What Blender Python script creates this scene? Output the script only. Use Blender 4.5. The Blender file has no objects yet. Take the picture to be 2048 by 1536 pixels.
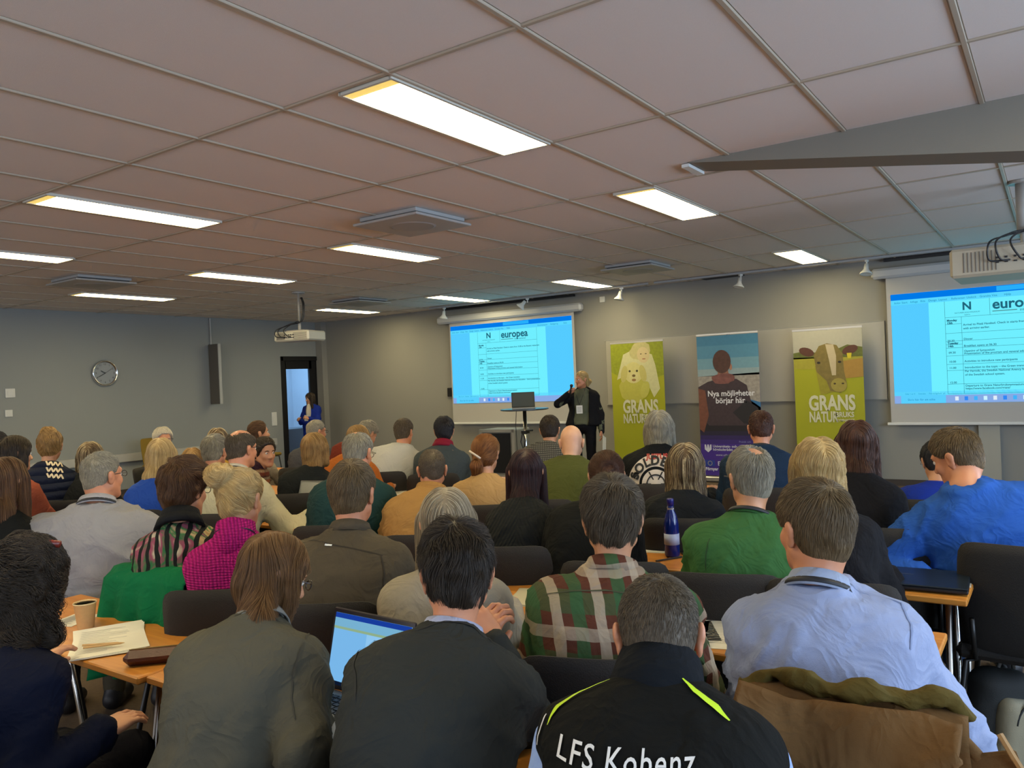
import bpy, math, random
import numpy as np
from mathutils import Vector, Matrix, Euler
from mathutils.bvhtree import BVHTree
R = math.radians
S = bpy.context.scene
C = S.collection
rng = np.random.default_rng(7)
random.seed(7)

# ---------------------------------------------------------------- camera
CAM_H = 1.56
YAW, PITCH, ROLL, FPX = .6038, -.0043, -.0430, 1581.9
_f = np.array([-math.sin(YAW)*math.cos(PITCH), math.cos(YAW)*math.cos(PITCH), math.sin(PITCH)])
_r0 = np.array([math.cos(YAW), math.sin(YAW), 0.]); _u0 = np.cross(_r0, _f)
_r = math.cos(ROLL)*_r0+math.sin(ROLL)*_u0
_u = -math.sin(ROLL)*_r0+math.cos(ROLL)*_u0
CC = np.array([0, 0, CAM_H])
cam = bpy.data.cameras.new('camera'); camo = bpy.data.objects.new('camera', cam); C.objects.link(camo)
cam.sensor_width = 36; cam.lens = FPX*36/2048; cam.clip_end = 60; cam.clip_start = .05
M = Matrix(((_r[0], _u[0], -_f[0], 0), (_r[1], _u[1], -_f[1], 0), (_r[2], _u[2], -_f[2], CAM_H), (0, 0, 0, 1)))
camo.matrix_world = M
S.camera = camo
def at(px, py, **k):
    """point of the room seen at a pixel of the 2048x1536 photo, on the plane x=, y= or z="""
    d = _f+_r*(px-1024)/FPX-_u*(py-768)/FPX
    if 'z' in k: t = (k['z']-CAM_H)/d[2]
    elif 'x' in k: t = k['x']/d[0]
    else: t = k['y']/d[1]
    return CC+t*d

# ---------------------------------------------------------------- room numbers
ZC = 2.911; WX = -12.42; WY = 11.15; RX = 3.3; BY = -3.0
GA, GB, GX, GY = .6843, 1.344, -2.333, 2.545

# ---------------------------------------------------------------- world, light, exposure
W = bpy.data.worlds.new('world'); S.world = W; W.use_nodes = True
bg = W.node_tree.nodes['Background']; bg.inputs[0].default_value = (.45, .6, .9, 1); bg.inputs[1].default_value = .6
S.view_settings.view_transform = 'Standard'; S.view_settings.look = 'None'
S.view_settings.gamma = 1; S.view_settings.use_curve_mapping = False
S.view_settings.exposure = 0.0
S.cycles.use_denoising = True
S.cycles.max_bounces = 6; S.cycles.diffuse_bounces = 3; S.cycles.glossy_bounces = 3; S.cycles.transmission_bounces = 4
S.cycles.sample_clamp_indirect = 4; S.cycles.caustics_reflective = False; S.cycles.caustics_refractive = False
def area(name, loc, rot, sx, sy, power, col):
    l = bpy.data.lights.new(name, 'AREA'); l.shape = 'RECTANGLE'; l.size = sx; l.size_y = sy; l.energy = power; l.color = col
    o = bpy.data.objects.new(name, l); o.location = loc; o.rotation_euler = rot; C.objects.link(o); return o
# daylight coming in at the windows of the right-hand wall and of the wall behind the photographer
for i, yy in enumerate((-.6, 3.0, 6.6)):
    area('window_daylight', (RX-.02, yy, 1.75), (0, R(90), 0), 1.5, 2.4, 130, (.60, .77, 1.0))
for i, xx in enumerate((-9.5, -5.5, -1.5)):
    area('window_daylight', (xx, BY+.02, 1.75), (R(90), 0, 0), 2.4, 1.5, 42, (.95, .95, 1.0))
LUM_W = 25.0

# ---------------------------------------------------------------- object helpers
def link(o, parent=None):
    C.objects.link(o)
    if parent is not None: o.parent = parent
    return o
def tag(o, label=None, cat=None, group=None, kind=None):
    if label: o['label'] = label
    if cat: o['category'] = cat
    if group: o['group'] = group
    if kind: o['kind'] = kind
    return o
def mesh(name, v, f, mats=None, parent=None, smooth=False, mi=None):
    me = bpy.data.meshes.new(name)
    me.from_pydata([tuple(map(float, x)) for x in v] if not isinstance(v, np.ndarray) else v.tolist(), [], f if not isinstance(f, np.ndarray) else f.tolist())
    if mats:
        for m in (mats if isinstance(mats, (list, tuple)) else [mats]): me.materials.append(m)
    if mi is not None: me.polygons.foreach_set('material_index', np.asarray(mi, np.int32))
    if smooth: me.polygons.foreach_set('use_smooth', [True]*len(me.polygons))
    me.update()
    return link(bpy.data.objects.new(name, me), parent)
def empty(name, loc, rz=0, label=None, cat=None, group=None):
    o = bpy.data.objects.new(name, None); o.location = loc; o.rotation_euler = (0, 0, rz); o.empty_display_size = .1
    C.objects.link(o); return tag(o, label, cat, group)
class MB:
    def __init__(s): s.v = []; s.f = []
    def add(s, v, f):
        n = len(s.v); s.v += [tuple(map(float, x)) for x in v]; s.f += [tuple(int(i)+n for i in q) for q in f]; return s
    def box(s, c, d, rz=0, rot=None, bev=0):
        x, y, z = d[0]/2, d[1]/2, d[2]/2
        if bev:
            b = min(bev, x*.9, y*.9, z*.9); L = []
            vs = [(sx*(x-b*(a != 0)), sy*(y-b*(a != 1)), sz*(z-b*(a != 2))) for sx in (-1, 1) for sy in (-1, 1) for sz in (-1, 1) for a in (0, 1, 2)]
            idx = lambda sx, sy, sz, a: (((sx > 0)*2+(sy > 0))*2+(sz > 0))*3+a
            F = []
            for a in (0, 1, 2):
                for sg in (-1, 1):
                    o = [(-1, -1), (1, -1), (1, 1), (-1, 1)]
                    q = []
                    for (p1, p2) in o:
                        t = [p1, p2]; t.insert(a, sg); q.append(idx(*t, a))
                    F.append(q)
            for a, b2 in ((0, 1), (1, 2), (0, 2)):
                c3 = 3-a-b2
                for s1 in (-1, 1):
                    for s2 in (-1, 1):
                        def I(e, which):
                            t = [0, 0, 0]; t[a] = s1; t[b2] = s2; t[c3] = e; return idx(*t, which)
                        F.append([I(-1, a), I(1, a), I(1, b2), I(-1, b2)])
            for sx in (-1, 1):
                for sy in (-1, 1):
                    for sz in (-1, 1): F.append([idx(sx, sy, sz, k) for k in (0, 1, 2)])
            vs = [Vector(q) for q in vs]; fs = F
        else:
            vs = [Vector((sx*x, sy*y, sz*z)) for sx in (-1, 1) for sy in (-1, 1) for sz in (-1, 1)]
            fs = [(0, 1, 3, 2), (4, 6, 7, 5), (0, 4, 5, 1), (2, 3, 7, 6), (0, 2, 6, 4), (1, 5, 7, 3)]
        m = (rot if rot is not None else Matrix.Rotation(rz, 3, 'Z'))
        return s.add([m @ q+Vector(c) for q in vs], fs)
    def tube(s, pts, r, n=8, close=False):
        pts = [Vector(p) for p in pts]; rr = r if isinstance(r, (list, tuple)) else [r]*len(pts)
        m = len(pts); vs = []; fs = []; up = None
        for i, p in enumerate(pts):
            a = pts[(i-1) % m] if (close or i) else p; b = pts[(i+1) % m] if (close or i < m-1) else p
            t = (b-a).normalized()
            if up is None: up = t.orthogonal().normalized()
            up = (up-t*up.dot(t)); up = up.normalized() if up.length > 1e-6 else t.orthogonal().normalized()
            w = t.cross(up)
            vs += [p+(up*math.cos(2*math.pi*k/n)+w*math.sin(2*math.pi*k/n))*rr[i] for k in range(n)]
        for i in range(m if close else m-1):
            j = (i+1) % m
            for k in range(n): fs.append((i*n+k, i*n+(k+1) % n, j*n+(k+1) % n, j*n+k))
        if not close: fs += [tuple(range(n))[::-1], tuple((m-1)*n+k for k in range(n))]
        return s.add(vs, fs)
    def lathe(s, prof, n=20, c=(0, 0, 0), rot=None, caps=True):
        vs = []; fs = []; m = len(prof); rot = rot or Matrix.Identity(3)
        for r, z in prof: vs += [rot @ Vector((r*math.cos(2*math.pi*k/n), r*math.sin(2*math.pi*k/n), z))+Vector(c) for k in range(n)]
        for i in range(m-1):
            for k in range(n): fs.append((i*n+k, i*n+(k+1) % n, (i+1)*n+(k+1) % n, (i+1)*n+k))
        if caps and prof[0][0] > 1e-4: fs.append(tuple(range(n))[::-1])
        if caps and prof[-1][0] > 1e-4: fs.append(tuple((m-1)*n+k for k in range(n)))
        return s.add(vs, fs)
    def build(s, name, mat, parent=None, smooth=False): return mesh(name, s.v, s.f, mat, parent, smooth)
def obj_box(name, c, d, mat, parent=None, bev=0, rz=0): return MB().box(c, d, rz, None, bev).build(name, mat, parent)

# ---------------------------------------------------------------- materials
_mc = {}
def mat(name, col, rough=.6, metal=0., bump=0., bscale=60., var=0., vscale=8., spec=.5, emit=None, es=1., alpha=1., trans=0., sheen=0., stretch=None, coord='Object'):
    key = (name, tuple(col), rough, bump, var)
    if key in _mc: return _mc[key]
    m = bpy.data.materials.new(name); m.use_nodes = True; nt = m.node_tree; N = nt.nodes; L = nt.links
    b = N['Principled BSDF']; b.inputs['Base Color'].default_value = (*col, 1); b.inputs['Roughness'].default_value = rough
    b.inputs['Metallic'].default_value = metal; b.inputs['Specular IOR Level'].default_value = spec
    if trans: b.inputs['Transmission Weight'].default_value = trans
    if sheen: b.inputs['Sheen Weight'].default_value = sheen
    if emit: b.inputs['Emission Color'].default_value = (*emit, 1); b.inputs['Emission Strength'].default_value = es
    if bump or var:
        tc = N.new('ShaderNodeTexCoord'); mp = N.new('ShaderNodeMapping'); L.new(tc.outputs[coord], mp.inputs[0])
        if stretch: mp.inputs['Scale'].default_value = stretch
        if var:
            n = N.new('ShaderNodeTexNoise'); n.inputs['Scale'].default_value = vscale; n.inputs['Detail'].default_value = 4; L.new(mp.outputs[0], n.inputs['Vector'])
            r = N.new('ShaderNodeMix'); r.data_type = 'RGBA'; L.new(n.outputs['Fac'], r.inputs[0])
            r.inputs[6].default_value = tuple(c*(1-var) for c in col)+(1,); r.inputs[7].default_value = tuple(min(1, c*(1+var)) for c in col)+(1,)
            L.new(r.outputs[2], b.inputs['Base Color'])
        if bump:
            n2 = N.new('ShaderNodeTexNoise'); n2.inputs['Scale'].default_value = bscale; n2.inputs['Detail'].default_value = 3; L.new(mp.outputs[0], n2.inputs['Vector'])
            bp = N.new('ShaderNodeBump'); bp.inputs['Strength'].default_value = bump; bp.inputs['Distance'].default_value = .004
            L.new(n2.outputs['Fac'], bp.inputs['Height']); L.new(bp.outputs[0], b.inputs['Normal'])
    _mc[key] = m; return m
def glow(name, col, s=1.):
    m = bpy.data.materials.new(name); m.use_nodes = True; nt = m.node_tree; nt.nodes.clear()
    e = nt.nodes.new('ShaderNodeEmission'); e.inputs[0].default_value = (*col, 1); e.inputs[1].default_value = s
    o = nt.nodes.new('ShaderNodeOutputMaterial'); nt.links.new(e.outputs[0], o.inputs[0]); return m
def srgb(r, g, b): return tuple(((c/255)/12.92 if c/255 <= .04045 else ((c/255+.055)/1.055)**2.4) for c in (r, g, b))
def wood_mat():
    m = bpy.data.materials.new('beech_veneer'); m.use_nodes = True; nt = m.node_tree; N = nt.nodes; L = nt.links; b = N['Principled BSDF']
    tc = N.new('ShaderNodeTexCoord'); mp = N.new('ShaderNodeMapping'); mp.inputs['Scale'].default_value = (1.2, 14, 14); L.new(tc.outputs['Object'], mp.inputs[0])
    n = N.new('ShaderNodeTexNoise'); n.inputs['Scale'].default_value = 3; n.inputs['Detail'].default_value = 8; n.inputs['Distortion'].default_value = .6; L.new(mp.outputs[0], n.inputs['Vector'])
    r = N.new('ShaderNodeValToRGB'); r.color_ramp.elements[0].position = .3; r.color_ramp.elements[1].position = .75
    r.color_ramp.elements[0].color = (.50, .185, .028, 1); r.color_ramp.elements[1].color = (.66, .285, .05, 1)
    L.new(n.outputs['Fac'], r.inputs[0]); L.new(r.outputs[0], b.inputs['Base Color']); b.inputs['Roughness'].default_value = .38
    return m
WOOD = wood_mat()
CHROME = mat('chrome_steel', (.62, .62, .60), .22, 1.)
DKSTEEL = mat('dark_steel', (.03, .03, .03), .35, .6)
CHAIRM = mat('charcoal_upholstery', (.020, .018, .016), .9, bump=.5, bscale=260, var=.15, vscale=120)
PAPER = mat('paper', (.80, .76, .62), .8)
INK = mat('ink', (.12, .12, .13), .8)
WHITEP = mat('white_plastic', (.72, .73, .70), .4)
BLACKP = mat('black_plastic', (.012, .012, .014), .4)

# ---------------------------------------------------------------- vectorised noise, distance fields, mesher
_perm = rng.permutation(256); _perm = np.concatenate([_perm, _perm, _perm]).astype(np.int64); _val = rng.random(256).astype(np.float32)*2-1
def vn(p, seed=0):
    p = np.asarray(p, np.float32); i = np.floor(p).astype(np.int64); f = p-i; f = f*f*(3-2*f); i = (i+seed*17) & 255
    def h(a, b, c): return _val[_perm[_perm[_perm[(i[..., 0]+a) & 255]+((i[..., 1]+b) & 255)]+((i[..., 2]+c) & 255)]]
    x, y, z = f[..., 0], f[..., 1], f[..., 2]
    l = lambda a, b, t: a+(b-a)*t
    return l(l(l(h(0, 0, 0), h(1, 0, 0), x), l(h(0, 1, 0), h(1, 1, 0), x), y), l(l(h(0, 0, 1), h(1, 0, 1), x), l(h(0, 1, 1), h(1, 1, 1), x), y), z)
def A3(*v): return np.array(v, np.float32)
def cap(p, a, b, ra, rb=None):
    rb = ra if rb is None else rb; a = A3(*a); b = A3(*b); ab = b-a; t = np.clip(((p-a)@ab)/max(float(ab@ab), 1e-9), 0, 1)
    return np.linalg.norm(p-(a+t[..., None]*ab), axis=-1)-(ra+(rb-ra)*t)
def ell(p, c, r):
    q = (p-A3(*c))/A3(*r); k0 = np.linalg.norm(q, axis=-1); k1 = np.linalg.norm(q/A3(*r), axis=-1)+1e-9
    return k0*(k0-1)/k1
def smin(a, b, k):
    if k <= 0: return np.minimum(a, b)
    h = np.maximum(k-np.abs(a-b), 0)/k; return np.minimum(a, b)-h*h*k*.25
def smax(a, b, k): return -smin(-a, -b, k)
class Field:
    def __init__(s, lo, hi, h):
        s.lo = np.array(lo, np.float32); s.h = h; s.n = np.maximum(np.ceil((np.array(hi)-np.array(lo))/h).astype(int)+1, 3)
        s.V = np.full(s.n, 1., np.float32); s.ax = [s.lo[k]+h*np.arange(s.n[k], dtype=np.float32) for k in range(3)]
    def sl(s, lo, hi, m):
        a = np.clip(np.floor((np.array(lo)-m-s.lo)/s.h).astype(int), 0, s.n-1); b = np.clip(np.ceil((np.array(hi)+m-s.lo)/s.h).astype(int)+1, 1, s.n)
        return tuple(slice(int(x), int(max(y, x+1))) for x, y in zip(a, b))
    def pts(s, q): return np.stack(np.meshgrid(*[s.ax[k][q[k]] for k in range(3)], indexing='ij'), -1)
    def op(s, fn, lo, hi, k=0., mode='u'):
        q = s.sl(lo, hi, k+2.5*s.h); p = s.pts(q); d = fn(p)
        s.V[q] = smin(s.V[q], d, k) if mode == 'u' else smax(s.V[q], -d, k); return s
    def cap(s, a, b, ra, rb=None, k=0., mode='u'):
        m = max(ra, rb or ra); return s.op(lambda p: cap(p, a, b, ra, rb), np.minimum(a, b)-m, np.maximum(a, b)+m, k, mode)
    def ell(s, c, r, k=0., mode='u'): return s.op(lambda p: ell(p, c, r), np.array(c)-r, np.array(c)+r, k, mode)
    def mesh(s): return nets(s.V, s.lo, s.h)
def nets(V, lo, h):
    V = np.pad(V, 1, constant_values=1.); lo = np.asarray(lo)-h
    n = np.array(V.shape); cn = n-1; tot = int(np.prod(cn)); sgn = V < 0
    cnt = np.zeros(tot, np.int32); acc = np.zeros((tot, 3)); Q = []
    for ax in range(3):
        s0 = [slice(None)]*3; s1 = [slice(None)]*3; s0[ax] = slice(0, -1); s1[ax] = slice(1, None); s0 = tuple(s0); s1 = tuple(s1)
        e = np.argwhere(sgn[s0] != sgn[s1])
        if len(e) == 0: continue
        e2 = e.copy(); e2[:, ax] += 1; v0 = V[tuple(e.T)]; v1 = V[tuple(e2.T)]; t = v0/(v0-v1)
        P = e.astype(float); P[:, ax] += t; o1, o2 = [k for k in range(3) if k != ax]
        ok = np.ones(len(e), bool); cells = []
        for (a, b) in ((0, 0), (-1, 0), (-1, -1), (0, -1)):
            c = e.copy(); c[:, o1] += a; c[:, o2] += b; ok &= (c[:, o1] >= 0) & (c[:, o2] >= 0) & (c[:, o1] < cn[o1]) & (c[:, o2] < cn[o2]); cells.append(c)
        ids = []
        for c in cells:
            cc = c[ok]; i = np.ravel_multi_index(cc.T, cn); ids.append(i); cnt += np.bincount(i, minlength=tot).astype(np.int32)
            for k in range(3): acc[:, k] += np.bincount(i, weights=P[ok][:, k], minlength=tot)
        q = np.stack(ids, 1); fl = sgn[tuple(e[ok].T)]
        if ax == 1: fl = ~fl
        q[~fl] = q[~fl][:, ::-1]; Q.append(q)
    used = np.nonzero(cnt)[0]; mp = -np.ones(tot, np.int64); mp[used] = np.arange(len(used))
    v = lo+h*acc[used]/cnt[used][:, None]
    return v, mp[np.concatenate(Q)]
def vnorm(v, f):
    a, b, c, d = (v[f[:, k]] for k in range(4)); fn = np.cross(c-a, d-b); out = np.zeros_like(v)
    for k in range(4):
        for j in range(3): out[:, j] += np.bincount(f[:, k], weights=fn[:, j], minlength=len(v))
    return out/(np.linalg.norm(out, axis=1, keepdims=True)+1e-12)
def rotm(yaw=0, pitch=0, roll=0):
    """columns = right, forward, up of a head turned left by yaw, nodded down by pitch, tilted right by roll"""
    return np.array(Matrix.Rotation(yaw, 3, 'Z') @ Matrix.Rotation(-pitch, 3, 'X') @ Matrix.Rotation(roll, 3, 'Y'), float)
# ---------------------------------------------------------------- people
_cloth = {}
def cloth(kind, col, col2=(0, 0, 0), sc=1., rough=.85):
    key = (kind, tuple(col), tuple(col2), sc)
    if key in _cloth: return _cloth[key]
    m = bpy.data.materials.new('cloth_'+kind); m.use_nodes = True; nt = m.node_tree; N = nt.nodes; L = nt.links; b = N['Principled BSDF']
    b.inputs['Roughness'].default_value = rough; b.inputs['Specular IOR Level'].default_value = .12
    tc = N.new('ShaderNodeTexCoord'); sp = N.new('ShaderNodeSeparateXYZ'); L.new(tc.outputs['Object'], sp.inputs[0])
    def math_(op, a, bb=None, c=None):
        n = N.new('ShaderNodeMath'); n.operation = op
        for i, v in enumerate((a, bb, c)):
            if v is None: continue
            if isinstance(v, (int, float)): n.inputs[i].default_value = v
            else: L.new(v, n.inputs[i])
        return n.outputs[0]
    def noise(scale, det=3, vec=None, dist=0):
        n = N.new('ShaderNodeTexNoise'); n.inputs['Scale'].default_value = scale; n.inputs['Detail'].default_value = det; n.inputs['Distortion'].default_value = dist
        L.new(vec or tc.outputs['Object'], n.inputs['Vector']); return n.outputs['Fac']
    def mix(f, a, bb):
        n = N.new('ShaderNodeMix'); n.data_type = 'RGBA'
        (L.new(f, n.inputs[0]) if not isinstance(f, (int, float)) else setattr(n.inputs[0], 'default_value', f))
        for i, v in ((6, a), (7, bb)):
            if isinstance(v, tuple): n.inputs[i].default_value = (*v[:3], 1)
            else: L.new(v, n.inputs[i])
        return n.outputs[2]
    base = mix(noise(5, 5), tuple(c*.82 for c in col), tuple(min(1, c*1.15) for c in col))
    wv = noise(420*sc, 2); hgt = wv; strength = .25; dist = .002
    wob = math_('MULTIPLY', math_('SUBTRACT', noise(7, 2), .5), .02)
    X = math_('ADD', sp.outputs[0], wob); Z = math_('ADD', sp.outputs[2], wob); Y = sp.outputs[1]
    def band(v, period, lo, hi):
        fr = math_('FRACT', math_('MULTIPLY', v, 1/period)); return math_('MULTIPLY', math_('GREATER_THAN', fr, lo), math_('LESS_THAN', fr, hi))
    out = base
    if kind == 'plaid':
        g = (.035, .11, .045); br = (.10, .035, .022); cr = (.42, .35, .26)
        ang = math_('ADD', X, math_('MULTIPLY', Y, .35))
        px_, pz = .115, .135
        out = mix(math_('MULTIPLY', band(ang, px_, .0, .30), .8), br, g); out = mix(math_('MULTIPLY', band(Z, pz, .0, .33), .55), out, g)
        out = mix(math_('MULTIPLY', band(ang, px_, .52, .76), .75), out, cr); out = mix(math_('MULTIPLY', band(Z, pz, .55, .78), .6), out, cr)
    elif kind == 'check':
        out = mix(band(X, .014*sc, 0, .35), base, col2); out = mix(band(Z, .014*sc, 0, .35), out, col2)
    elif kind == 'stripe':
        out = mix(band(Z, .05*sc, 0, .25), base, col2)
    elif kind == 'puffer':
        fr = math_('FRACT', math_('MULTIPLY', Z, 1/.055)); hgt = math_('SINE', math_('MULTIPLY', fr, math.pi)); strength = .9; dist = .02
    elif kind == 'knit':
        fx = math_('SINE', math_('MULTIPLY', math_('ADD', X, math_('MULTIPLY', Y, .5)), 2*math.pi/(.013*sc))); fz = math_('SINE', math_('MULTIPLY', Z, 2*math.pi/(.009*sc)))
        hgt = math_('ADD', fx, math_('MULTIPLY', fz, .45)); strength = .8; dist = .004
        out = mix(math_('MULTIPLY', math_('ADD', fx, 1), .28), base, tuple(c*.25 for c in col))
    elif kind == 'rib':
        fx = math_('SINE', math_('MULTIPLY', math_('ADD', math_('ABSOLUTE', X), math_('MULTIPLY', Z, .55)), 2*math.pi/.016)); hgt = fx; strength = .6; dist = .003
    elif kind == 'blouse':
        w = N.new('ShaderNodeTexWave'); w.inputs['Scale'].default_value = 9; w.inputs['Distortion'].default_value = 5; w.inputs['Detail'].default_value = 2; w.bands_direction = 'X'
        L.new(tc.outputs['Object'], w.inputs['Vector']); r = N.new('ShaderNodeValToRGB'); r.color_ramp.interpolation = 'EASE'; L.new(noise(6, 3, None, 1.5), r.inputs[0]); e = r.color_ramp.elements
        e[0].position = .3; e[0].color = (.30, .20, .08, 1); e[1].position = .75; e[1].color = (.02, .05, .16, 1)
        for p_, c_ in ((.42, (.42, .30, .16)), (.5, (.03, .14, .05)), (.58, (.25, .06, .10)), (.65, (.45, .40, .28))):
            q = e.new(p_); q.color = (*c_, 1)
        out = mix(math_('GREATER_THAN', w.outputs['Fac'], .62), r.outputs[0], (.012, .014, .012))
    elif kind == 'fair':
        r = N.new('ShaderNodeValToRGB'); r.color_ramp.interpolation = 'CONSTANT'; fr = math_('FRACT', math_('MULTIPLY', Z, 1/.13)); L.new(fr, r.inputs[0]); e = r.color_ramp.elements
        e[0].position = 0; e[0].color = (.16, .035, .018, 1); e[1].position = .2; e[1].color = (.30, .20, .12, 1)
        for p_, c_ in ((.35, (.10, .05, .03)), (.55, (.32, .10, .03)), (.75, (.28, .23, .16)), (.9, (.08, .03, .02))):
            q = e.new(p_); q.color = (*c_, 1)
        ck = N.new('ShaderNodeTexChecker'); ck.inputs['Scale'].default_value = 90; L.new(tc.outputs['Object'], ck.inputs[0])
        out = mix(math_('MULTIPLY', ck.outputs['Fac'], .6), r.outputs[0], (.05, .03, .025))
    elif kind == 'floral':
        out = mix(math_('GREATER_THAN', noise(26, 1), .6), base, col2)
    L.new(out, b.inputs['Base Color'])
    wrk = math_('ADD', noise(11, 4, None, 1.2), math_('MULTIPLY', math_('ABSOLUTE', math_('SUBTRACT', noise(7, 2, None, 2.2), .5)), -2.5))
    bp = N.new('ShaderNodeBump'); bp.inputs['Strength'].default_value = strength; bp.inputs['Distance'].default_value = dist; L.new(hgt, bp.inputs['Height']); b2 = N.new('ShaderNodeBump'); b2.inputs['Strength'].default_value = .55; b2.inputs['Distance'].default_value = .010; L.new(wrk, b2.inputs['Height']); L.new(bp.outputs[0], b2.inputs['Normal']); L.new(b2.outputs[0], b.inputs['Normal'])
    _cloth[key] = m; return m
_skin = {}
def skin(tone):
    if tone in _skin: return _skin[tone]
    col = {'n': (.54, .28, .155), 'r': (.58, .265, .145), 'p': (.62, .36, .225), 't': (.36, .175, .10)}[tone]
    m = bpy.data.materials.new('skin'); m.use_nodes = True; nt = m.node_tree; N = nt.nodes; L = nt.links; b = N['Principled BSDF']
    tc = N.new('ShaderNodeTexCoord'); n = N.new('ShaderNodeTexNoise'); n.inputs['Scale'].default_value = 18; n.inputs['Detail'].default_value = 5; L.new(tc.outputs['Object'], n.inputs['Vector'])
    mx = N.new('ShaderNodeMix'); mx.data_type = 'RGBA'; L.new(n.outputs['Fac'], mx.inputs[0]); mx.inputs[6].default_value = (col[0]*.85, col[1]*.74, col[2]*.70, 1); mx.inputs[7].default_value = (*[min(1, c*1.12) for c in col], 1)
    at_ = N.new('ShaderNodeAttribute'); at_.attribute_name = 'lip'; m2 = N.new('ShaderNodeMix'); m2.data_type = 'RGBA'; L.new(at_.outputs['Fac'], m2.inputs[0]); L.new(mx.outputs[2], m2.inputs[6]); m2.inputs[7].default_value = (.34, .08, .06, 1)
    L.new(m2.outputs[2], b.inputs['Base Color']); b.inputs['Roughness'].default_value = .48
    b.inputs['Subsurface Weight'].default_value = .0
    _skin[tone] = m; return m
HAIRC = {  # dark, mid, light
    'dark': ((.013, .009, .006), (.030, .020, .012), (.08, .054, .030)), 'black': ((.006, .006, .008), (.012, .011, .013), (.03, .03, .035)),
    'brown': ((.030, .014, .006), (.085, .040, .016), (.20, .10, .04)), 'chest': ((.022, .009, .005), (.06, .022, .011), (.14, .055, .025)),
    'auburn': ((.05, .024, .009), (.145, .068, .022), (.31, .165, .06)), 'dkred': ((.012, .005, .006), (.028, .009, .009), (.07, .020, .015)),
    'blond': ((.20, .125, .045), (.50, .345, .14), (.78, .62, .32)), 'honey': ((.10, .055, .018), (.30, .17, .055), (.52, .34, .13)),
    'copper': ((.06, .022, .007), (.19, .072, .020), (.38, .17, .05)), 'ash': ((.09, .065, .038), (.27, .21, .125), (.60, .50, .33)), 'streak': ((.035, .02, .01), (.12, .075, .035), (.62, .50, .28)),
    'dblond': ((.055, .036, .017), (.135, .09, .042), (.28, .195, .10)), 'grey': ((.10, .09, .065), (.26, .235, .175), (.50, .46, .35)),
    'dgrey': ((.035, .024, .014), (.090, .066, .040), (.20, .16, .105)), 'white': ((.35, .32, .25), (.60, .56, .46), (.82, .78, .68)), 'sand': ((.13, .085, .04), (.26, .185, .10), (.46, .36, .22))}
_hm = {}
def hair_mats(c):
    if c in _hm: return _hm[c]
    d, mdl, l = HAIRC[c]; res = []
    for strands in (0, 1):
        m = bpy.data.materials.new('hair_'+('strands' if strands else 'base')); m.use_nodes = True; nt = m.node_tree; N = nt.nodes; L = nt.links; b = N['Principled BSDF']
        r = N.new('ShaderNodeValToRGB'); e = r.color_ramp.elements; dd_ = tuple(.5*x+.5*y for x, y in zip(d, mdl)); ll_ = tuple(.55*x+.45*y for x, y in zip(l, mdl)) if c not in ('streak', 'ash') else l; e[0].position = .0; e[0].color = (*dd_, 1); e[1].position = 1.; e[1].color = (*ll_, 1); q = e.new(.6); q.color = (*mdl, 1)
        if strands:
            h = N.new('ShaderNodeHairInfo'); L.new(h.outputs['Random'], r.inputs[0]); L.new(r.outputs[0], b.inputs['Base Color'])
        else:
            tc = N.new('ShaderNodeTexCoord'); mp = N.new('ShaderNodeMapping'); mp.inputs['Scale'].default_value = (90, 90, 12); n = N.new('ShaderNodeTexNoise'); n.inputs['Scale'].default_value = 1.; n.inputs['Detail'].default_value = 3
            L.new(tc.outputs['Object'], mp.inputs[0]); L.new(mp.outputs[0], n.inputs['Vector']); m_ = N.new('ShaderNodeMath'); m_.operation = 'MULTIPLY'; m_.inputs[1].default_value = .8; L.new(n.outputs['Fac'], m_.inputs[0]); L.new(m_.outputs[0], r.inputs[0]); L.new(r.outputs[0], b.inputs['Base Color'])
            bp = N.new('ShaderNodeBump'); bp.inputs['Strength'].default_value = .6; bp.inputs['Distance'].default_value = .004; L.new(n.outputs['Fac'], bp.inputs['Height']); L.new(bp.outputs[0], b.inputs['Normal'])
        b.inputs['Roughness'].default_value = .5; b.inputs['Specular IOR Level'].default_value = .35; res.append(m)
    _hm[c] = res; return res

def head_field(nb, h, fem=0, age=0):
    F = Field((-.125, -.16, -.27), (.125, .155, .16), h)
    F.ell((0, -.012, .033), (.076, .096, .090)).ell((0, .028, -.038), (.056, .062, .080), .03)
    F.ell((0, -.045, -.035), (.056, .052, .060), .03)
    for s in (-1, 1):
        F.cap((s*.052, .0, -.055), (s*.016, .070, -.100), .020, .016, .03)
        F.ell((s*.036, .062, -.028), (.022, .022, .022), .02)
    F.cap((0, .084, .006), (0, .104, -.034), .008, .0125, .012)
    for s in (-1, 1): F.ell((s*.012, .094, -.038), (.009, .011, .008), .008)
    F.cap((-.032, .076, .024), (.032, .076, .024), .013, .013, .015)
    for s in (-1, 1): F.ell((s*.031, .100, .003), (.016, .014, .010), .014, 's')
    F.cap((-.020, .076, -.064), (.020, .076, -.064), .010, .010, .008).cap((-.016, .078, -.076), (.016, .078, -.076), .010, .010, .008)
    F.cap((-.022, .092, -.0695), (.022, .092, -.0695), .0035, .0035, .004, 's').ell((0, .072, -.103), (.020, .018, .016), .015)
    n2 = A3(*nb)
    F.cap((0, -.028, -.045), tuple(n2), .049-.006*fem, .055-.008*fem, .03).cap((0, .0, -.08), tuple(n2+A3(0, .03, 0)), .036, .045, .03)
    for s in (-1, 1):
        F.ell((s*.080, -.014, -.008), (.0085, .019, .034), .006).ell((s*.087, -.022, .008), (.0075, .018, .022), .008).ell((s*.092, -.008, -.004), (.007, .009, .017), .006, 's')
    return F
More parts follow.
